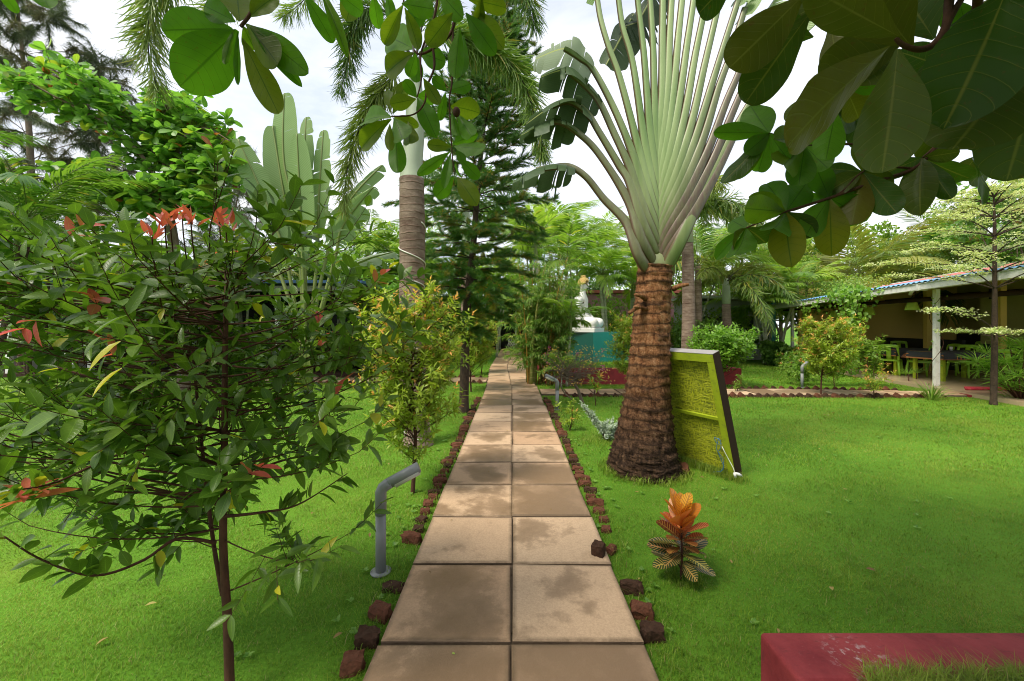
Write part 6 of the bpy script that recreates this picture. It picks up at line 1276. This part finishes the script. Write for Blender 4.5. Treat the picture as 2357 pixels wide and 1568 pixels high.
def sparse(name, g_, h, sp, n, ls, lab, m='syz2', T=LF_SYZ, nl=4, bare=0.0, cat='plant', young=.2, seed=0, stem_m='twig'):
    global rng
    keep = rng; rng = np.random.default_rng(3000 + seed); t = empty(name, lab, cat, tuple(g_)); mw, ml = MB(), MB(); g_ = np.array(g_, float); tr_ = spl([g_, g_ + (rng.uniform(-.04, .04), 0, h * .5), g_ + (rng.uniform(-.06, .06), 0, h * .9)], 16); mw.tube(tr_, np.linspace(.009, .003, 16), 6)
    grow(mw, ml, tr_, [g_ + np.array((rng.uniform(-sp, sp), rng.uniform(-sp, sp) * .7, rng.uniform(.35, 1) * h)) for _ in range(n)], T, ls, 3, h * .14, nl, .004, young=young, lo=.05 * h, thin=.0015)
    world_part(mw, 'stem', M[stem_m], t); world_part(ml, 'leaves', M[m], t); rng = keep
sparse('yellow_leaf_plant', G(1312, 992), .38, .16, 11, .07, 'sparse young plant with yellow leaves before the second pipe lamp', seed=1, young=.4)
sparse('red_leaf_plant', G(2013, 918), .75, .26, 13, .09, 'thin plant with orange red leaf clusters on the right cross path', seed=2, young=2.5)
sparse('leafy_sapling', G(1700, 905), .42, .14, 9, .08, 'small leafy sapling on the cross path right of the leaning board', seed=3, m='jun')
sparse('leafy_sapling', (3.0, 7.9, 0), .55, .2, 10, .08, 'low leafy sapling beside the fan palm trunk on the left', seed=4, m='jun') if 0 else None
sparse('oleander_plant', (7.9, 9.9, 0), 1.0, .35, 22, .13, 'bushy narrow leaved plant with orange flowers before the far table', seed=5, m='jun', T=LF2N, nl=6, young=.7)
sparse('oleander_plant', (8.7, 9.85, 0), 1.15, .3, 22, .14, 'taller narrow leaved plant left of the front post', seed=6, m='jun', T=LF2N, nl=6, young=.1)
sparse('bed_plant', (7.3, 10.2, 0), .7, .4, 24, .12, 'low mixed leafy plant right of the pink tipped shrub', seed=7, m='jun', nl=4, young=.6)
sparse('bed_plant', (8.0, 10.9, 0), .75, .45, 26, .13, 'low yellow green leafy plant below the hanging vine', seed=8, m='vine', nl=4)
sparse('bed_plant', (9.3, 13.5, 0), .6, .4, 20, .13, 'low leafy plant by the verandah floor beyond the shrub', seed=9, m='jun', nl=4)
straps('grass_clump', G(2145, 921), 70, .38, 'upright clump of blue green grassy leaves on the cross path edge', 'jun', LF_STR, .55, 3.0, .08)
straps('spiky_bush', (9.95, 7.9, 0), 0 or 10, .5, 'spiky yellow green bush cut by the right edge', 'vine', LF_STR, .5, .8, .1)
ob = [o for o in bpy.data.objects if o.name.startswith('spiky_bush')][-1]; ml = MB(); mw = MB()
for k in range(26):
    c = np.array((9.95 + U(-.55, .6), 7.9 + U(-.4, .4), U(.25, 1.15))); mw.tube([np.array((9.95, 7.9, 0)), (c + (9.95, 7.9, .1)) / 2, c], .012, 5); n_ = 60; a = U(0, 6.28, n_); ml.scatter(LF_STR, c + rng.normal(0, .01, (n_, 3)), np.stack([np.cos(a), np.sin(a), U(-.3, 1.6, n_)], 1), UP + rng.normal(0, .3, (n_, 3)), U(.2, .38, n_), None, 0, .6)
world_part(ml, 'leaf_rosettes', M['vine'], ob); world_part(mw, 'stem', M['twig'], ob)
for (px, py, lab) in ((2092, 884, 'small spiky plant before the middle restaurant table'), (2110, 880, 'small dark spiky plant with a stem left of the front post')):
    g_ = G(px, py); straps('spiky_plant', g_, 34, .3, lab, 'vine' if px == 2092 else 'mango', LF_STR, .6, .9, .02, stemh=.25)
t = straps('potted_plant', (11.0, 14.9, .1), 16, .55, 'long leaved plant in a green pot beside the far white post', 'areca', LF_STR, 1.2, 1.6, .05, stemh=.28); mb = MB(); mb.lathe((11.0, 14.9, 0), [(.001, 0), (.13, 0), (.18, .26), (.2, .28), (.17, .28), (.15, .24), (.001, .24)], 18); world_part(mb, 'pot', M['potg'], t)
straps('border_plant', (10.55, 14.6, 0), 50, .45, 'striped strap leaved plant at the foot of the green pot', 'spider', LF_STR, 1.0, 1.0, .1); straps('border_plant', (10.35, 13.6, 0), 50, .42, 'green strap leaved plant along the verandah edge', 'vine', LF_STR, 1.2, 1.0, .12)
for k, (px, py) in enumerate(((12, 905), (60, 912), (110, 906), (330, 892), (365, 896), (400, 890), (160, 900), (230, 898))):
    g_ = G(px, py); straps('strap_leaf_plant', g_, 70, .5, nth(sorted((12, 60, 110, 160, 230, 330, 365, 400)).index(px) if 0 else (12, 60, 110, 160, 230, 330, 365, 400).index(px)) + ' striped strap leaved plant from the left in the pavilion border', 'spider', LF_STR, 1.0, .6, .18, grp='striped plants before the left pavilion')
# bougainvillea: bare and twiggy
g_ = G(1341, 928); t = empty('bare_shrub', 'nearly leafless twiggy shrub with pink petals before the low red wall', 'shrub', tuple(g_)); mw, ml = MB(), MB()
tr_ = spl([g_, P(1332, 900, g_[1]), P(1322, 880, g_[1]), P(1335, 868, g_[1])], 20); mw.tube(tr_, np.linspace(.035, .02, 20), 8); mw.tube(spl([tr_[8], P(1300, 870, g_[1]), P(1285, 850, g_[1])], 12), np.linspace(.022, .01, 12), 6); mw.tube(spl([P(1326, 925, g_[1]), P(1300, 905, g_[1]), P(1288, 880, g_[1])], 10), .015, 6)
for k in range(90):
    s = tr_[int(U(10, 19))] if k % 2 else P(U(1288, 1300), U(850, 872), g_[1]); e2 = P(U(1245, 1410), U(800, 885), g_[1] + U(-.5, .5)); b = bez(s, (s + e2) / 2 + rng.normal(0, .08, 3), e2, 7); mw.tube(b, np.linspace(.006, .0025, 7), 4, cap=False)
    for q in range(3): mw.tube([b[4], b[4] + rng.normal(0, .1, 3)], .002, 3, cap=False)
    ml.scatter(LF2W, e2 + rng.normal(0, .03, (4, 3)), rng.normal(0, 1, (4, 3)), rng.normal(0, 1, (4, 3)), U(.03, .05, 4), np.stack([U(0, 1, 4), np.full(4, .6), U(0, 1, 4)], 1))
    if k % 9 == 0: ml.scatter(LF2W, e2 + rng.normal(0, .02, (5, 3)), rng.normal(0, 1, (5, 3)), rng.normal(0, 1, (5, 3)), np.full(5, .04), None, 1)
world_part(mw, 'branches', M['bark'], t); world_part(ml, 'leaves', [M['syz2'], M['petal']], t)
sparse('yellow_vine_plant', G(1372, 935), .55, .1, 7, .09, 'thin yellowing plant drooping right of the twiggy shrub', seed=12, young=.9)
# bamboo
t = empty('bamboo_clump', 'leafy bamboo clump with green and orange canes right of the path', 'bamboo', (.55, 10.3, 0)); ml = MB(); mo, mg = MB(), MB()
for k in range(34):
    b0 = np.array((U(.38, 1.1), U(10.1, 10.7), 0)); hh = U(1.6, 3.3); ln_ = np.array((U(-.4, .7), U(-.5, .3), 0)); c = bez(b0, b0 + ln_ * .15 + UP * hh * .6, b0 + ln_ + UP * hh, 16); thick = k in (0, 4, 8, 12, 16); (mg if k % 2 == 0 else mo).tube(c, np.linspace(.05 if thick else .018, .012 if thick else .005, 16), 8)
    for q in range(26):
        u_ = U(.18, 1); p, tg = along(c, [min(u_, .999)]); a = U(0, 6.28); h = np.array((math.cos(a), math.sin(a), U(-.1, .5))); l2 = U(.2, .6); tw = bez(p[0], p[0] + h * l2 * .6, p[0] + h * l2 - UP * .12 * l2, 6); mo.tube(tw, .002, 3, cap=False)
        n_ = 22; q2, t2 = along(tw, np.minimum(np.sqrt(U(.05, 1, n_)), .999)); ml.scatter(leaf2(.13, .05, .2, .35), q2, t2 + rng.normal(0, .6, (n_, 3)) - UP * .35, UP + rng.normal(0, .4, (n_, 3)), U(.1, .19, n_))
world_part(mg, 'green_canes', M['bamb'], t); world_part(mo, 'orange_canes', M['bambo'], t); world_part(ml, 'leaves', M['bam'], t)
areca('slender_palm', (1.35, 9.95, 0), 1, 1.5, 'slender young palm in front of the dark side of the plinth', 6, .95, .3, 41, trad=.035, T=LF_STR2); areca('slender_palm', (1.2, 9.8, 0), 1, .6, 'small low palm at the corner of the red bed', 6, .7, .24, 42, trad=.02, shaft=False)

# ------------------------------------------------------------------ BACKGROUND PALMS AND TREES
def at_(px, Y_): return ((px - CX) * Y_ / F, Y_, 0)
areca('areca_palm', at_(1262, 13.5), 2, 3.6, 'areca palm with an orange crownshaft right above the bamboo', 9, 2.0, .5, 1, trad=.06)
areca('areca_palm', at_(1402, 15), 2, 2.9, 'pair of white trunked palms just behind the statue', 9, 2.0, .5, 2, trad=.07, spread=.3)
areca('areca_palm', at_(1452, 15.5), 2, 2.6, 'white trunked palm between statue and fan palm', 9, 2.1, .5, 3, trad=.07, spread=.4)
areca('areca_palm', at_(1330, 18), 5, 4.9, 'tall pale green palm clump behind the statue', 9, 2.6, .6, 4, spread=.9)
areca('areca_palm', at_(1430, 20), 5, 5.0, 'tall palm clump left behind the fan palm', 9, 2.8, .6, 5, spread=1.0)
areca('areca_palm', at_(1235, 20), 4, 5.6, 'dark palm clump behind the bamboo', 9, 2.6, .6, 6, spread=.9)
areca('areca_palm', at_(1770, 16), 6, 2.5, 'clump of white trunked palms by the end of the verandah', 8, 1.9, .5, 7, spread=.6, trad=.06)
areca('areca_palm', at_(1828, 16.2), 2, 2.6, 'palm leaning out at the verandah corner', 8, 1.8, .5, 8, spread=.4, trad=.05)
areca('areca_palm', at_(1700, 22), 5, 5.4, 'light palm clump far behind the board', 9, 2.6, .6, 9, spread=1.0)
areca('areca_palm', at_(780, 15), 5, 3.0, 'dark palm clump behind the paddle leaves', 9, 2.3, .55, 10, spread=.9, m='palm')
areca('areca_palm', at_(880, 17), 5, 4.3, 'palm clump left behind the foxtail palm', 9, 2.4, .6, 11, spread=.9)
areca('areca_palm', at_(560, 13), 4, 3.4, 'palm with some dry fronds left of the paddle leaves', 9, 2.0, .5, 12, spread=.7, m='palm', young=.35)
areca('areca_palm', at_(90, 9), 3, 3.6, 'dark palm at the left edge over the shrub', 9, 2.3, .55, 13, spread=.5, m='palm', young=.1, tm='darkbark')
areca('areca_palm', at_(-60, 7), 3, 3.8, 'dark palm whose fronds enter from the left edge', 9, 2.2, .5, 14, spread=.5, m='palm', tm='darkbark')
areca('areca_palm', at_(200, 12), 4, 2.6, 'low palm under the bright broad leaved tree', 9, 2.0, .5, 15, spread=.8, m='palm', young=.15, tm='darkbark')
areca('areca_palm', at_(1010, 16), 4, 3.4, 'palm clump directly behind the conifer', 9, 2.3, .55, 16, spread=.8)
areca('areca_palm', at_(1130, 19), 4, 3.2, 'palm clump left of the far pavilion door', 9, 2.2, .55, 17, spread=.9)
areca('areca_palm', at_(1560, 18), 4, 4.2, 'palm clump right behind the fan palm trunk', 9, 2.4, .6, 18, spread=.9)
def coco(px, Y_, ztop, lab, seed, nf=13, fl=3.2, young=.1, ll=.85):
    areca('coconut_palm', at_(px, Y_), 1, ztop, lab, nf, fl, ll, seed, 'palm', 'palmbark', .14, None, 130, LF_STR2, .0, False, young, .7)
coco(2090, 18.5, 3.4, 'coconut palm rising behind the verandah roof', 61, 14, 5.2, .12, 1.25); coco(1985, 18, 3.0, 'coconut palm with drooping yellow fronds left of the roof', 62, 13, 4.4, .4, 1.1); coco(2190, 18.5, 4.2, 'coconut palm furthest back over the restaurant roof', 63, 12, 3.4); coco(1610, 15, 4.3, 'feathery palm right of the fan palm stalks', 64, 12, 3.0, .05)
coco(850, 22, 5.2, 'tall palm far behind the foxtail palm', 65, 12, 3.2)
# broadleaf
BT = [('broadleaf_tree', 1960, 24, 8.2, 3.4, 'tall feathery tree over the end of the roof', 'jun', LF2W, .24, .2), ('broadleaf_tree', 2270, 19, 8.0, 2.8, 'tall leafy tree behind the middle of the restaurant roof', 'mango', LF2N, .26, .3), ('broadleaf_tree', 1760, 27, 7.6, 3.4, 'tall pale tree beyond the hut', 'jun', LF2W, .24, 0),
      ('broadleaf_tree', 2360, 15.5, 6.4, 2.4, 'dark mango like tree above the restaurant roof at the right edge', 'mango', LF2N, .2, .6), ('broadleaf_tree', 2190, 23, 8.4, 3.2, 'tree with orange young leaves behind the coconut palms', 'jun', LF2N, .26, .7), ('broadleaf_tree', 2420, 16, 8.6, 3.4, 'tall bright tree at the right edge behind the restaurant', 'almb', LF_ALMS, .24, 0),
      ('broadleaf_tree', 1880, 17, 4.2, 1.6, 'tangled light tree by the far end of the roof', 'jun', LF2W, .14, .2), ('broadleaf_tree', 1660, 26, 5.6, 3.2, 'leafy tree far behind the leaning board', 'jun', LF2W, .2, .2), ('broadleaf_tree', 1480, 27, 5.6, 3.4, 'leafy tree far behind the statue', 'jun', LF2W, .2, 0), ('broadleaf_tree', 1300, 29, 6.4, 3.6, 'leafy tree behind the palm row at centre', 'mango', LF2W, .22, 0),
      ('broadleaf_tree', 1080, 24, 5.6, 3.2, 'leafy tree behind the conifer', 'jun', LF2W, .2, 0), ('broadleaf_tree', 900, 14, 3.2, 1.7, 'low bright leafed tree left of the rope wrapped trunk', 'almb', LF_ALMS, .2, 0), ('broadleaf_tree', 800, 25, 6.6, 3.6, 'leafy tree far behind the paddle leaves', 'mango', LF2W, .22, 0), ('broadleaf_tree', 620, 19, 4.8, 3.0, 'leafy tree behind the left pavilion', 'jun', LF2W, .2, 0),
      ('broadleaf_tree', 330, 17, 4.6, 3.0, 'dark leafed tree behind the left pavilion roof', 'mango', LF2W, .2, 0), ('broadleaf_tree', 60, 18, 4.8, 3.2, 'dark leafed tree at the far left edge', 'mango', LF2W, .2, 0), ('broadleaf_tree', 1800, 25, 5.4, 3.2, 'leafy tree beyond the pale hut', 'jun', LF2W, .2, .2), ('broadleaf_tree', 2050, 25, 7.0, 3.4, 'leafy tree beyond the coconut palms', 'jun', LF2W, .24, .3),
      ('broadleaf_tree', 280, 10.8, 2.6, 1.5, 'bushy dark tree behind the near glossy shrub', 'mango', LF_ALMS, .2, 0), ('broadleaf_tree', 600, 15.3, 2.9, 1.6, 'bushy green tree beside the left pavilion', 'almb', LF_ALMS, .2, 0)]
for i, (nm, px, Y_, h, r_, lab, m, T_, ls, yg) in enumerate(BT):
    blob_tree(nm, at_(px, Y_), h, r_, lab, 7500 if T_ is not LF_ALMS else 4500, ls, m, T_, i, None, .14, 28, .3, young=yg)
# shrubbery rows that close the gaps low down
def bush(px, Y_, h, r_, lab, m, seed, T_=LF2W, ls=.13):
    blob_tree('bush', at_(px, Y_), h, r_, lab, 3600, ls, m, T_, 200 + seed, None, .05, 16, .12, cat='bush', clr=.42)
bush(830, 12.6, 1.5, 1.3, 'low green bush behind the left cross path', 'jun', 1); bush(700, 12.8, 1.3, 1.2, 'low bush left of the rope wrapped trunk, by the pavilion', 'mango', 2); bush(1000, 16.5, 1.4, 1.2, 'bush on the left side of the far path', 'jun', 3); bush(1060, 20, 1.8, 1.4, 'bush at the left of the far doorway', 'vine', 4); bush(1270, 19, 1.8, 1.4, 'bush at the right of the far doorway', 'jun', 5); bush(1400, 18, 1.9, 1.7, 'dark bush behind the plinth', 'mango', 6)
bush(1520, 17.5, 1.8, 1.5, 'bush behind the fan palm trunk', 'jun', 7); bush(1610, 15, 1.5, 1.2, 'bush behind the leaning board', 'mango', 8); bush(1720, 19, 1.7, 1.4, 'dark bush beside the pale hut', 'mango', 9); bush(560, 12.2, 1.2, 1.1, 'low dark bush before the left pavilion', 'mango', 10); bush(1790, 15.3, .9, .5, 'dark leaved plant at the foot of the white trunked palms', 'mango', 11, LF_HEART, .2)
bush(1450, 17, 2.6, 1.6, 'tall leafy bush closing the gap behind the statue and fan palm', 'jun', 12); bush(1350, 20, 2.8, 1.9, 'tall bush far behind the statue head', 'vine', 13); bush(1640, 17, 2.3, 1.5, 'tall leafy bush behind the round shrub', 'jun', 14); bush(930, 18, 2.6, 1.8, 'tall bush behind the rope wrapped trunk', 'jun', 15); bush(1160, 30, 3.6, 2.6, 'bush above the far pavilion roof', 'mango', 16); bush(460, 12.3, 1.6, 1.2, 'leafy bush right of a white pavilion post', 'jun', 17)
